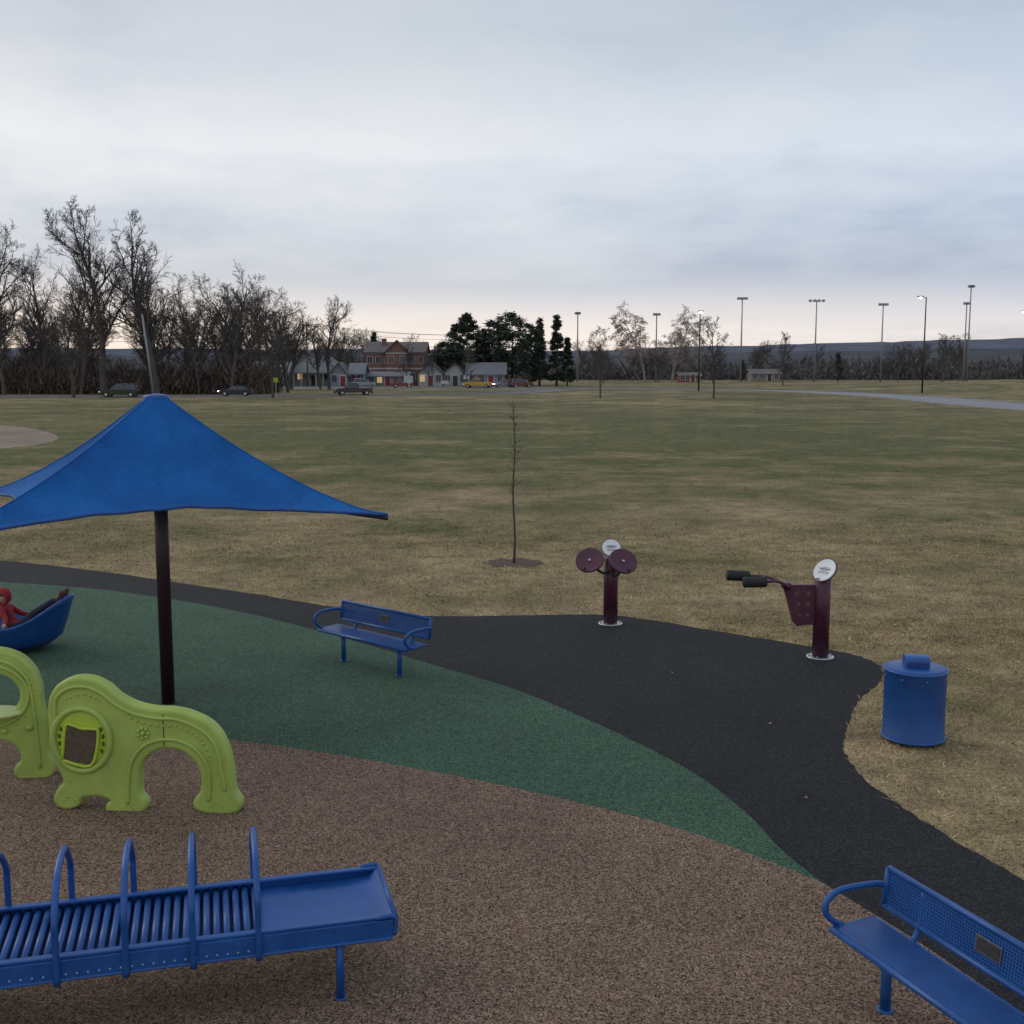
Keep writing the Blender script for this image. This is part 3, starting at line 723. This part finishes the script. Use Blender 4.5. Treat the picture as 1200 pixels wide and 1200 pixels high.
    for nm,wp,d in (('hand_right',V((.035,-.48,.345)),V((.1,-.8,-.45))),('hand_left',V((.18,.19,.37)),V((.9,-.1,.0)))):
        g=Geo(); d=d.normalized(); s=d.cross(V((0,0,1))).normalized()
        for k,l in enumerate((.032,.037,.035,.027)):
            o_=wp+s*(-.018+k*.012); g.add(tube([o_,o_+d*l*.6+V((0,0,.004)),o_+d*l+V((0,0,-.012))],[.007,.0065,.005],6))
        g.add(tube([wp-s*.016-d*.01,wp-s*.034+d*.008,wp-s*.036+d*.024],[.008,.007,.005],6)); g.obj(nm,skin,e,True)
child()

# ------------------------------------------------------------------ trees
def gen_bare(seed,h=20,levels=4,fork=.25,up=.25,ang=(28,50),nch=(9,6,5,4),droop=0,tr=.02,lenf=(.42,.5,.5,.5),tw=.018):
    r=random.Random(seed); vs=[];fs=[]
    def seg(path,rads,n):
        b=len(vs); v,f=tube(path,rads,n,caps=False); vs.extend(v); fs.extend([[i+b for i in q] for q in f])
    def grow(p,d,ln,rad,lv):
        ns=(7,5,4,3,2)[lv]; path=[p.copy()]; dirs=[]; dd=d.copy(); q=p.copy()
        for i in range(ns):
            wob=(.07,.14,.19,.25,.28)[lv]
            dd=(dd+V((r.gauss(0,wob),r.gauss(0,wob),r.gauss(0,wob)*.6)))
            if lv>0: dd.z+= up*(.5 if lv<3 else .15) - droop*(lv>=2)*.7
            dd.normalize(); q=q+dd*ln/ns; path.append(q.copy()); dirs.append(dd.copy())
        end=rad*(.25 if lv<levels else .4)
        rads=[max(tw*.5,rad+(end-rad)*(i/ns)) for i in range(ns+1)]
        seg(path,rads,(7,5,4,3,3)[lv])
        if lv>=levels: return
        k=nch[lv]
        for c in range(k):
            t=(fork+(1-fork)*(c+r.random())/k) if lv==0 else (.18+.82*(c+r.random()*.9)/k)
            t=min(t,.985); i=int(t*ns); fr=t*ns-i; bp=path[i].lerp(path[i+1],fr); bd=dirs[i]
            a=math.radians(r.uniform(*ang)); az=r.uniform(0,6.283) if lv else c*2.4+r.uniform(-.5,.5)
            s=bd.orthogonal().normalized(); s=Matrix.Rotation(az,3,bd)@s
            nd=(bd*math.cos(a)+s*math.sin(a)).normalized()
            br=rads[i]*r.uniform(.5,.72) if lv<3 else tw
            l2=ln*lenf[lv]*r.uniform(.7,1.15)*(1.12-.55*t if lv==0 else 1.1-.4*t)
            grow(bp,nd,l2,max(br,tw*.6),lv+1)
    grow(V((0,0,-.05)),V((0,0,1)),h*.82,h*tr,0)
    zm=max(v.z for v in vs); s=h/zm
    return [v*s for v in vs],fs
def mkmesh(name,vf,m):
    me=bpy.data.meshes.new(name); me.from_pydata([tuple(v) for v in vf[0]],[],vf[1]); me.materials.append(m)
    me.polygons.foreach_set('use_smooth',[True]*len(me.polygons)); return me
BT=[mkmesh('bare_tree_mesh',gen_bare(s_,20,4,f,.24,(22,50),(13,6,6,6),tr=.0165,tw=.021,lenf=(.48,.53,.54,.58)),M['bark']) for s_,f in ((11,.18),(12,.24),(23,.14),(14,.22),(35,.2))]
RT=[mkmesh('round_tree_mesh',gen_bare(41+i,10,4,.18,.35,(30,55),(14,6,5,5),tr=.012,lenf=(.42,.5,.55,.55),tw=.018),M['bark']) for i in range(2)]
BI=mkmesh('birch_mesh',gen_bare(71,17,4,.2,.2,(30,58),(14,8,6,5),droop=.42,tr=.013,tw=.034,lenf=(.46,.5,.6,.75)),M['barkpale'])
def tree(name,me,x,y,h,h0,parent=None,wide=1.0,lean=0):
    o=bpy.data.objects.new(name,me); scene.collection.objects.link(o); s=h/h0
    o.location=(x,y,0); o.scale=(s*wide,s*wide,s); o.rotation_euler=(0,lean,R.uniform(0,6.28))
    if parent: o.parent=parent
    return o
Lt=[(-58.5,165,27.5,1.1),(-50.9,165,26.5,1.05),(-63,168,21,1),(-70,172,22,1.1),(-75.5,168,24,1.05),(-82,170,23,1.1),(-46,169,17.5,.95),(-41,168,19.5,1),(-37.6,172,17,1.05),(-31.2,150,11,1.1),(-55,174,17,1.1),(-66,178,20,1),(-57.6,151,13,1.2),(-90,172,22,1.1),(-49,176,16,1),(-72,163,15,1.2),(-43.5,178,17,1.1),(-35,180,14,1.2),(-53,171,19,1),(-39.5,176,18,1.1)]
for i,(x,y,h,wd) in enumerate(Lt): tree('bare_tree',BT[i%5],x,y,h,20,None,wd)
e=empty('tree_line')
for i in range(46):
    tree('distant_tree',BT[R.randrange(5)],-135+i*2.25+R.uniform(-1.5,1.5),R.uniform(182,215),R.uniform(12,18),20,e,1.2)
for i in range(22): tree('distant_tree',BT[R.randrange(5)],R.uniform(-64,-2),R.uniform(280,320),R.uniform(10,15),20,e,1.2)
for x,y,h in ((11.3,147,9.3),(25.8,147,10.5),(60,255,12)): tree('bare_tree',RT[int(x)%2],x,y,h,10,None,1.1)
for x,y,h in ((37,290,11),(112,300,13),(104,310,11),(128,330,14),(122,325,13),(88,330,11),(-22,240,9),(-17,236,8),(-53,232,9),(-9,228,8)): tree('bare_tree',RT[int(x)%2],x,y,h,10,None,1.15)
for x,y,h,wd in ((36.0,312,22,1.1),(44.0,316,21.5,1.1)): tree('birch_tree',BI,x,y,h,17,None,wd)
def sapling():
    r=random.Random(5); G_=Geo(); h=3.32
    path=[V((.02*math.sin(i*.9),.01*math.cos(i),h*i/12)) for i in range(13)]
    G_.add(tube(path,[.026-.0017*i for i in range(13)],8))
    for i in range(80):
        t=r.uniform(.28,1)**.8; z=h*t; p=V((0.02*math.sin(z/h*12*.9),0,z)); a=r.uniform(0,6.28); l=r.uniform(.06,.19)*(1.25-t*.6)
        d=V((math.cos(a),math.sin(a),r.uniform(-.1,.8))).normalized()
        G_.add(tube([p,p+d*l*.5,p+d*l+V((0,0,l*.3))],[.005,.004,.003],4))
        if r.random()<.6:
            q=p+d*l*.5; d2=(d+V((r.uniform(-.7,.7),r.uniform(-.7,.7),.4))).normalized(); G_.add(tube([q,q+d2*l*.4],[.004,.003],3))
    o=G_.obj('sapling_tree',M['barkdark'],None,True); o.location=(.04,23.2,0)
sapling()
# conifers
nd,nt_,b_=newmat('conifer_needles'); geo=N(nt_,'ShaderNodeNewGeometry')
nt_.links.new(ramp(nt_,geo.outputs['Random Per Island'],[(0,(.022,.032,.022)),(.6,(.044,.062,.040)),(1,(.08,.10,.065))]),b_.inputs['Base Color']); b_.inputs['Roughness'].default_value=.9
def conifer(seed,h,wid,kind,n=5200):
    r=np.random.RandomState(seed); T=[]
    nb=64 if kind!='round' else 100
    per=n//nb
    for b in range(nb):
        t=r.uniform(.10,1.0)
        z=h*t; az=r.uniform(0,6.283)
        if kind=='spire': L_=wid*(1-t)**.85*r.uniform(.75,1.15)+.25; rise=-.15
        elif kind=='pine': L_=wid*(math.sin(math.pi*min(1,(t*.9+.1)))**.6)*r.uniform(.5,1.25)*(1.1 if t>.25 else .4)+.2; rise=.22
        else: L_=wid*math.sqrt(max(0,1-(abs(t-.45)/.57)**2.4))*r.uniform(.7,1.15); rise=.15
        s=r.uniform(.12,1,per)**.7
        cx=np.cos(az)*L_*s+r.normal(0,.07*wid,per); cy=np.sin(az)*L_*s+r.normal(0,.07*wid,per); cz=z+rise*L_*s+r.normal(0,.035*wid+.10,per)
        sz=.28*h/14
        v=r.normal(0,sz,(per,3,3)); v[:,:,2]*=.5
        v[:,:,0]+=cx[:,None];v[:,:,1]+=cy[:,None];v[:,:,2]+=cz[:,None]; T.append(v)
    return np.concatenate(T)
def conifer_obj(name,x,y,h,wid,kind,seed,n=5200):
    e=empty(name,(x,y,0)); meshtris('foliage',conifer(seed,h,wid,kind,n),nd,e)
    g=Geo(); g.add(tube([(0,0,-.1),(0.1,0,h*.5),(0,0,h*.97)],[h*.02,h*.012,.04],7)); g.obj('trunk',M['bark'],e,True)
for i,(x,y,h,wd,k) in enumerate([(-9.6,245,14.8,3.0,'pine'),(-12,250,13,2.6,'pine'),(0,250,15.2,4.8,'round'),(-4,262,14,4.0,'round'),(4,240,12.5,3.2,'round'),(5.8,243,14,1.9,'spire'),(9.4,243,14.5,2.2,'spire'),(12,250,10,2.0,'spire'),(-33.5,280,12,1.5,'spire'),(-15.5,258,9,3,'round'),(-6.5,252,12,2.6,'pine')]):
    conifer_obj('pine_tree' if k!='spire' else 'spruce_tree',x,y,h,wd,k,100+i,6000)
for x,y,h in ((90,318,8),(66,330,6)): conifer_obj('spruce_tree',x,y,h,2,'spire',int(x),2500)
def brushmat(name,a,b):
    m,nt,bs=newmat(name); geo=N(nt,'ShaderNodeNewGeometry'); nt.links.new(ramp(nt,geo.outputs['Random Per Island'],[(0,a),(1,b)]),bs.inputs['Base Color']); bs.inputs['Roughness'].default_value=.95; bs.inputs['Specular IOR Level'].default_value=.1; return m
br1=brushmat('dry_brush',(.055,.046,.040),(.165,.132,.11))
br2=brushmat('bare_woodland_hazed',(.095,.092,.098),(.17,.155,.152))  # twig colours lightened and greyed to carry distance haze
def brush(name,n,xr,yr,hf,wd,m,lean=.3):
    x=rs.uniform(*xr,n);y=rs.uniform(*yr,n); h=np.array([hf(a,b) for a,b in zip(x,y)])*rs.uniform(.6,1.05,n)
    v=np.zeros((n,3,3)); a=rs.uniform(0,3.14,n)
    z0=rs.uniform(0,1,n)**1.5*.8*h; z1=np.minimum(z0+h*rs.uniform(.15,.4,n),h)
    lx=rs.normal(0,lean,n)*(z1-z0)*1.5; ly=rs.normal(0,lean,n)*(z1-z0)
    ww=wd*rs.uniform(.5,1.5,n)
    v[:,0]=np.stack([x-np.cos(a)*ww,y-np.sin(a)*ww,z0],1); v[:,1]=np.stack([x+np.cos(a)*ww,y+np.sin(a)*ww,z0],1); v[:,2]=np.stack([x+lx,y+ly,z1],1)
    return meshtris(name,v,m)
nz=lambda a,b,s:noise.noise(V((a*s,b*s,.3)))
brush('hedgerow',26000,(-140,-36),(168,182),lambda a,b:4.4+3.4*nz(a,b,.09)+1.6*nz(a,b,.4),.13,br1)
brush('hedgerow',6000,(-34,-5),(262,275),lambda a,b:5+2*nz(a,b,.1),.25,br1)
brush('woodland',26000,(5,330),(350,400),lambda a,b:6.0+4*nz(a,b,.03)+2.5*nz(a,b,.12),.45,br2)
brush('woodland',12000,(-260,10),(350,390),lambda a,b:9+4*nz(a,b,.03),.5,br2)
e=empty('woodland_trees')
for i in range(60): tree('distant_tree',BT[R.randrange(5)],R.uniform(20,250),R.uniform(340,380),R.uniform(8,13),20,e,1.3)
# hills
def hill(name,y,pts,col,seed):
    vs=[];fs=[];n=300
    xs=[p[0] for p in pts];hs=[p[1] for p in pts]
    for i in range(n):
        x=xs[0]+(xs[-1]-xs[0])*i/(n-1); h=float(np.interp(x,xs,hs))+3.0*noise.noise(V((x*.006,seed,0)))+1.0*noise.noise(V((x*.05,seed,0)))+1.2*noise.noise(V((x*.2,seed,0)))
        for k,(dy,f) in enumerate(((0,0),(120,.45),(300,.85),(480,1),(800,.6),(1200,-.02))): vs.append((x,y+dy,h*f-(.5 if k in(0,5) else 0)))
    for i in range(n-1):
        for k in range(5): fs.append([i*6+k,(i+1)*6+k,(i+1)*6+k+1,i*6+k+1])
    m,nt,b=newmat(name+'_hazed_forest'); g_=N(nt,'ShaderNodeNewGeometry'); f_=noise_(nt,g_.outputs['Position'],.02,6,.7)
    nt.links.new(ramp(nt,f_,[(.35,tuple(c*.8 for c in col)),(.65,tuple(c*1.2 for c in col))]),b.inputs['Base Color']); b.inputs['Roughness'].default_value=1; b.inputs['Specular IOR Level'].default_value=0  # forest tone with distance haze mixed into the base colour
    obj(name,vs,fs,m,None,True)
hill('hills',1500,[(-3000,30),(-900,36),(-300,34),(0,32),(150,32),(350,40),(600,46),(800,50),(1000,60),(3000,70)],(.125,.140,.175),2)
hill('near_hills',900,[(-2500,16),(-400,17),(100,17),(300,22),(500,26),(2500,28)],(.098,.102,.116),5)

# ------------------------------------------------------------------ poles and lamps
def floodtower(x,y,h,wide=3.2):
    e=empty('floodlight_tower',(x,y,0)); g=Geo(); g.add(tube([(0,0,0),(0,0,h)],[.26,.14],8)); g.obj('mast',M['polegrey'],e,True)
    g=Geo(); g.add(tube([(-wide/2,0,h-.2),(wide/2,0,h-.2)],.09,6)); g.obj('crossarm',M['polegrey'],e)
    g=Geo()
    for i in range(4):
        xx=-wide/2+wide*(i+.0)/3; g.add(box(xx-.34,xx+.34,-.45,.25,h-.5,h+.15,.08))
    g.obj('floodlights',M['fixture'],e)
for x,y,h,w_ in ((62.5,315,22.6,2.2),(82.7,315,22,3.6),(100.8,315,21,2),(121.5,310,21,1.2),(118.5,300,24.8,1),(17.7,312,18.5,1),(39.2,314,18.3,1.4)): floodtower(x,y,h,w_)
def streetlamp(x,y,h,lit=True,dark=True,s=-1):
    e=empty('street_lamp',(x,y,0)); mp=M['poledark'] if dark else M['polegrey']
    g=Geo(); g.add(tube([(0,0,0),(0,0,h)],[.15,.09],8)); g.add(tube([(0,0,h-.1),(s*.9,0,h+.05)],.05,6)); g.obj('pole',mp,e,True)
    g=Geo(); g.add(box(s*.9-.45,s*.9+.45,-.2,.2,h-.02,h+.2,.06)); g.obj('lamp_head',mp,e)
    g=Geo(); g.add(ell((s*.9,-.05,h-.08),(.34,.2,.16),10,8)); g.obj('lamp_lens',M['lamp'] if lit else M['fixture'],e,True)
for x,y,h,l,dk in ((31,191,13,True,True),(63.5,178,14.6,True,True),(122,275,17,True,True),(-8.3,250,13.3,True,False)): streetlamp(x,y,h,l,dk,-1 if x>50 else .1)
def utilpole(x,y,h,lean=0):
    e=empty('utility_pole',(x,y,0)); e.rotation_euler=(0,lean,0)
    g=Geo(); g.add(tube([(0,0,-.2),(0,0,h)],[.17,.12],8)); g.obj('pole',M['wood'],e,True)
    g=Geo(); g.add(box(-1.2,1.2,-.06,.06,h-.75,h-.6)); g.add(box(-.9,.9,-.06,.06,h-1.7,h-1.55)); g.obj('crossarms',M['wood'],e)
    g=Geo(); g.add(tube([(.32,-.1,h-2.9),(.32,-.1,h-2.0)],.22,10)); 
    for xx in (-1.1,-.5,.5,1.1): g.add(tube([(xx,0,h-.6),(xx,0,h-.42)],.05,6))
    g.obj('transformer_and_insulators',M['polegrey'],e)
utilpole(-42.6,240,13.2); utilpole(2,300,13)
e=empty('leaning_pole',(-47.4,152,0)); e.rotation_euler=(0,-.10,0); g=Geo(); g.add(tube([(0,0,-.2),(0,0,10.9)],[.16,.11],8)); g.obj('pole',M['polegrey'],e,True)
e=empty('power_lines')
for k,(dx,zz) in enumerate(((-1.1,12.8),(1.1,12.8),(.9,11.7),(0,10))):
    A=V((-42.6+dx,240,zz));B=V((2+dx,300,zz)); g=Geo(); g.add(tube([A.lerp(B,t/16)-V((0,0,1.3*4*(t/16)*(1-t/16))) for t in range(17)],.03,4)); g.obj('wire_%d'%(k+1),M['grip'],e)
    A=V((-42.6+dx,240,zz));B=V((-95+dx,205,zz)); g=Geo(); g.add(tube([A.lerp(B,t/16)-V((0,0,1.3*4*(t/16)*(1-t/16))) for t in range(17)],.03,4)); g.obj('wire_b%d'%(k+1),M['grip'],e)

# ------------------------------------------------------------------ buildings
mbk,nt_,b_=newmat('red_brick'); tc=N(nt_,'ShaderNodeTexCoord'); bk=N(nt_,'ShaderNodeTexBrick'); bk.inputs['Scale'].default_value=3
bk.inputs['Color1'].default_value=(.24,.11,.08,1); bk.inputs['Color2'].default_value=(.19,.088,.068,1); bk.inputs['Mortar'].default_value=(.25,.21,.19,1); bk.inputs['Mortar Size'].default_value=.012  # brick reds lifted and desaturated, so distance haze sits in the colour
mp=N(nt_,'ShaderNodeMapping'); mp.inputs['Rotation'].default_value=(math.pi/2,0,0); nt_.links.new(tc.outputs['Object'],mp.inputs[0]); nt_.links.new(mp.outputs[0],bk.inputs['Vector']); nt_.links.new(bk.outputs[0],b_.inputs['Base Color']); b_.inputs['Roughness'].default_value=.9
sid_w=mat('white_siding',(.38,.38,.39),.7,0,.08,.8); sid_g=mat('grey_siding',(.22,.235,.26),.7,0,.08,.8); sid_t=mat('tan_siding',(.23,.19,.16),.7)
rf_g=mat('grey_shingles',(.17,.18,.20),.85,0,.12,1.5); rf_d=mat('dark_shingles',(.075,.075,.083),.85,0,.2,1.5); rf_b=mat('brown_shingles',(.135,.115,.11),.85,0,.2,1.5)
trim=mat('white_trim',(.45,.45,.45),.6); winm=mat('house_window',(.05,.055,.07),.15); warm=mat('lit_window',(.3,.22,.12),.4,emit=((1,.7,.35),.4)); redm=mat('red_paint',(.24,.035,.035),.6)  # warm window glow is added, the houses have no such lit panes
def house(name,x0,x1,y,dep,eave,peak,wall,roof,axis='x',win=4,storeys=1,extra=None,lit=()):
    cx=(x0+x1)/2; e=empty(name,(cx,y,0)); w2=(x1-x0)/2
    g=Geo()
    if axis=='x':
        pr=[(0,0),(dep,0),(dep,eave),(dep/2,peak),(0,eave)]
        vs=[V((s*w2,a,b)) for s in (-1,1) for a,b in pr]
    else:
        pr=[(-w2,0),(w2,0),(w2,eave),(0,peak),(-w2,eave)]
        vs=[V((a,yy,b)) for yy in (0,dep) for a,b in pr]
    fs=[[0,1,2,3,4],[9,8,7,6,5]]+[[i,(i+1)%5,5+(i+1)%5,5+i] for i in (0,1,4)]
    g.add((vs,fs)); g.obj('walls',wall,e)
    g=Geo(); o=.45; t=.22
    if axis=='x':
        sl=(peak-eave)/(dep/2)
        for sgn in (0,1):
            ye=-o if sgn==0 else dep+o; ze=eave-o*sl
            a=[V((-w2-o,ye,ze+.02)),V((w2+o,ye,ze+.02)),V((w2+o,dep/2,peak+.02)),V((-w2-o,dep/2,peak+.02))]
            b=[p+V((0,0,t)) for p in a]; g.add((a+b,[[0,1,2,3],[7,6,5,4],[0,4,5,1],[1,5,6,2],[2,6,7,3],[3,7,4,0]]))
    else:
        sl=(peak-eave)/w2
        for sgn in (-1,1):
            xe=sgn*(w2+o); ze=eave-o*sl
            a=[V((xe,-o,ze+.02)),V((xe,dep+o,ze+.02)),V((0,dep+o,peak+.02)),V((0,-o,peak+.02))]
            b=[p+V((0,0,t)) for p in a]; g.add((a+b,[[0,1,2,3],[7,6,5,4],[0,4,5,1],[1,5,6,2],[2,6,7,3],[3,7,4,0]]))
    g.obj('roof',roof,e)
    gw=Geo();gf=Geo();gl=Geo(); sh=eave/storeys
    for s in range(storeys):
        for i in range(win):
            xx=-w2+2*w2*(i+.5)/win; zz=s*sh+sh*.35
            if s==0 and i==win//2: continue
            gf.add(box(xx-.62,xx+.62,-.06,0.0,zz-.1,zz+1.5)); (gl if (s,i) in lit else gw).add(box(xx-.5,xx+.5,-.09,-.062,zz,zz+1.4))
            gf.add(box(xx-.03,xx+.03,-.11,-.092,zz,zz+1.4))
    gf.add(box(-w2,w2,-.05,0,eave-.35,eave-.12))
    if storeys==2: gf.add(box(-w2,w2,-.05,0,sh-.12,sh+.22))
    xx=-w2+2*w2*(win//2+.5)/win; gf.add(box(xx-.75,xx+.75,-.06,0,0.05,2.35))
    gd=Geo(); gd.add(box(xx-.5,xx+.5,-.09,-.062,.1,2.15)); gd.obj('door',redm if R.random()<.4 else M['poledark'],e)
    gf.obj('window_and_door_frames',trim,e); gw.obj('windows',winm,e)
    if gl.v: gl.obj('added_lit_windows',warm,e)
    if extra: extra(e,w2)
    return e
def porch(e,w2):
    g=Geo()
    for i in range(6):
        x=-w2+.5+(2*w2-1)*i/5; g.add(tube([(x,-2,0),(x,-2,2.6)],.14,8))
    g.obj('porch_columns',trim,e); g=Geo(); g.add(box(-w2-.2,w2+.2,-2.4,-.12,2.6,2.85)); g.obj('porch_roof',rf_g,e)
def chimney(e,w2):
    g=Geo(); g.add(box(-w2*.5,-w2*.5+1,3,4,5,10.2)); g.obj('chimney',mbk,e)
house('low_house',-57,-46.5,238,9,2.8,5.0,sid_t,rf_g,'x',4)
house('gabled_hall',-46.2,-37.5,243,13,4.0,7.4,sid_w,rf_g,'y',3,1,porch,lit=((0,0),))
house('cottage',-37.3,-33.8,236,7,2.6,4.8,sid_g,rf_b,'y',2)
house('cottage',-33.6,-30.8,238,8,2.6,4.6,sid_g,rf_g,'x',3)
house('brick_house',-32.0,-19.0,252,10,7.2,9.3,mbk,rf_b,'x',7,2,chimney)
house('brick_gable_wing',-27.5,-22.5,250.5,1.4,7.2,9.6,mbk,rf_b,'y',2,2)
house('storefront',-30.5,-22,243,6,2.0,2.8,sid_t,rf_g,'x',5,1,None,lit=((0,1),))
house('white_house',-19.5,-14.5,240,9,2.7,4.8,sid_w,rf_d,'y',3,lit=((0,0),))
house('white_house',-14.3,-9.5,241,9,2.7,4.6,sid_w,rf_d,'y',3)
house('bungalow',-9.2,-1.5,238,9,2.5,4.7,sid_g,rf_g,'x',4)
house('long_shed',44,49.5,302,6,1.6,2.4,redm,rf_b,'x',4)
house('field_house',67,75,322,8,2.0,3.2,sid_t,rf_b,'x',4)
house('clubhouse',-66,-58.5,225,9,2.6,4.6,sid_t,rf_d,'x',4)

# ------------------------------------------------------------------ vehicles
def vehicle(name,x,y,rz,col,kind='suv',Lc=4.7,lights=False):
    e=empty(name,(x,y,.02),rz); paintm=mat(name+'_paint',col,.25,.2,.05,2,spec=.7); L2=Lc/2
    if kind=='suv': lo=[(-L2,.35),(-L2,.85),(-L2+.15,1.02),(L2-1.35,1.05),(L2-.25,.95),(L2,.75),(L2,.35)]; gh=[(-L2+.1,1.0),(-L2+.35,1.72),(L2-2.1,1.76),(L2-1.25,1.04)]
    elif kind=='pickup': lo=[(-L2,.4),(-L2,1.02),(-L2+.1,1.05),(L2-1.3,1.08),(L2-.2,1.0),(L2,.8),(L2,.4)]; gh=[(-.6,1.04),(-.45,1.72),(.6,1.74),(1.25,1.06)]
    else: lo=[(-L2,.3),(-L2,.75),(-L2+.15,.92),(L2-1.2,.92),(L2-.2,.78),(L2,.62),(L2,.3)]; gh=[(-L2+.55,.9),(-L2+1.2,1.38),(.4,1.42),(L2-1.25,.92)]
    def ext(pr,w0,w1,zt):
        n=len(pr); vs=[]
        for s in (-1,1):
            for a,b in pr:
                ww=w0 if b<zt else w1; vs.append(V((a,s*ww,b)))
        return vs,[list(range(n)),[n+i for i in range(n)][::-1]]+[[i,n+i,n+(i+1)%n,(i+1)%n] for i in range(n)]
    g=Geo(); g.add(ext(lo,.9,.9,9)); o=g.obj('body',paintm,e); bv=o.modifiers.new('b','BEVEL'); bv.width=.06; bv.segments=2
    g=Geo(); g.add(ext(gh,.84,.68,1.2)); g.obj('glasshouse',M['glass'],e)
    zt=gh[1][1]; g=Geo(); g.add(box(gh[1][0]-.03,gh[2][0]+.03,-.69,.69,zt-.05,zt+.05,.03))
    for s in (-1,1):
        for a,b in ((gh[0],gh[1]),(gh[3],gh[2]),((( gh[0][0]+gh[3][0])/2,gh[0][1]),((gh[1][0]+gh[2][0])/2,zt))):
            g.add(tube([(a[0],s*.845,a[1]),(b[0],s*.69,b[1])],.045,5))
    g.obj('roof_and_pillars',paintm,e)
    k=1
    for xx in (-L2+.85,L2-.9):
        for s in (-1,1):
            g=Geo(); v,f=lathe([(.2,-.1),(.34,-.11),(.36,-.08),(.36,.08),(.34,.11),(.2,.1)],18); g.add(xf((v,f),Matrix.Translation((xx,s*.82,.36))@Matrix.Rotation(math.pi/2,4,'X')),0)
            v,f=lathe([(.19,-.125),(.19,.125)],12); g.add(xf((v,f),Matrix.Translation((xx,s*.82,.36))@Matrix.Rotation(math.pi/2,4,'X')),1); g.obj('wheel_%d'%k,[M['tyre'],M['steel']],e); k+=1
    g=Geo()
    for s in (-1,1): g.add(box(L2-.06,L2+.03,s*.65-.16,s*.65+.16,.62,.76,.02))
    g.obj('headlights',M['lamp'] if lights else M['fixture'],e)
    g=Geo()
    for s in (-1,1): g.add(box(-L2-.03,-L2+.06,s*.75-.1,s*.75+.1,.7,.9,.02))
    g.obj('tail_lights',redm,e)
    g=Geo(); g.add(box(L2-.02,L2+.09,-.85,.85,.32,.5,.03)); g.add(box(-L2-.09,-L2+.02,-.85,.85,.32,.5,.03)); g.obj('bumpers',M['tyre'],e)
vehicle('suv',-52.0,152.6,math.pi,(.012,.018,.016),'suv',5.0,True)
vehicle('sedan',-38,158.0,math.pi+.1,(.014,.016,.028),'sedan',4.5,True)
vehicle('pickup_truck',-22.5,163,math.pi+.3,(.04,.03,.03),'pickup',5.2)
vehicle('parked_car',-21.2,222,.2,(.22,.03,.03),'sedan',4.4)
vehicle('yellow_truck',-6.6,222,math.pi-.2,(.55,.33,.02),'pickup',5.4,True)
vehicle('parked_car',-1.5,225,math.pi+.3,(.22,.23,.26),'sedan',4.4,True)
vehicle('parked_car',1.8,224,.3,(.16,.03,.03),'suv',4.5)
vehicle('parked_car',-29,226,.1,(.3,.31,.33),'suv',4.5)
vehicle('parked_car',-47,226,.1,(.03,.05,.10),'sedan',4.4)
def sign(name,x,y,h,w,hh,col):
    e=empty(name,(x,y,0)); g=Geo(); g.add(tube([(0,0,0),(0,0,h)],.04,6)); g.obj('post',M['steel'],e); g=Geo(); g.add(box(-w/2,w/2,-.06,-.03,h-hh,h,.01)); g.obj('panel',col,e)
yel=mat('sign_yellow',(.45,.5,.05),.5)
for x,y,h,w,hh,c in ((-31,151,2.6,.6,.6,yel),(-15,168,2.2,.5,.6,trim),(-18,200,2.5,1.6,1.2,trim),(-12,205,1.6,1.4,.6,trim),(-9,228,2.4,1.2,.8,trim)): sign('traffic_sign' if w<1 else 'notice_board',x,y,h,w,hh,c)

# fallen leaves on the path
lf=Geo(); rr=random.Random(4)
for x,y in [(3.17,10.61),(3.42,12.52),(2.9,12.45),(2.1,14.6),(-1.0,17.2)]+[(rr.uniform(-3,4.5),rr.uniform(8,18)) for _ in range(8)]:
    a=rr.uniform(0,6.28); s=rr.uniform(.015,.035); c,d=math.cos(a)*s,math.sin(a)*s
    lf.add(([(x-c,y-d,.026),(x+d*.5,y-c*.5,.04),(x+c,y+d,.028),(x-d*.5,y+c*.5,.024)],[[0,1,2,3]]))
lf.obj('fallen_leaves',mat('dry_leaf',(.26,.18,.10),.8))
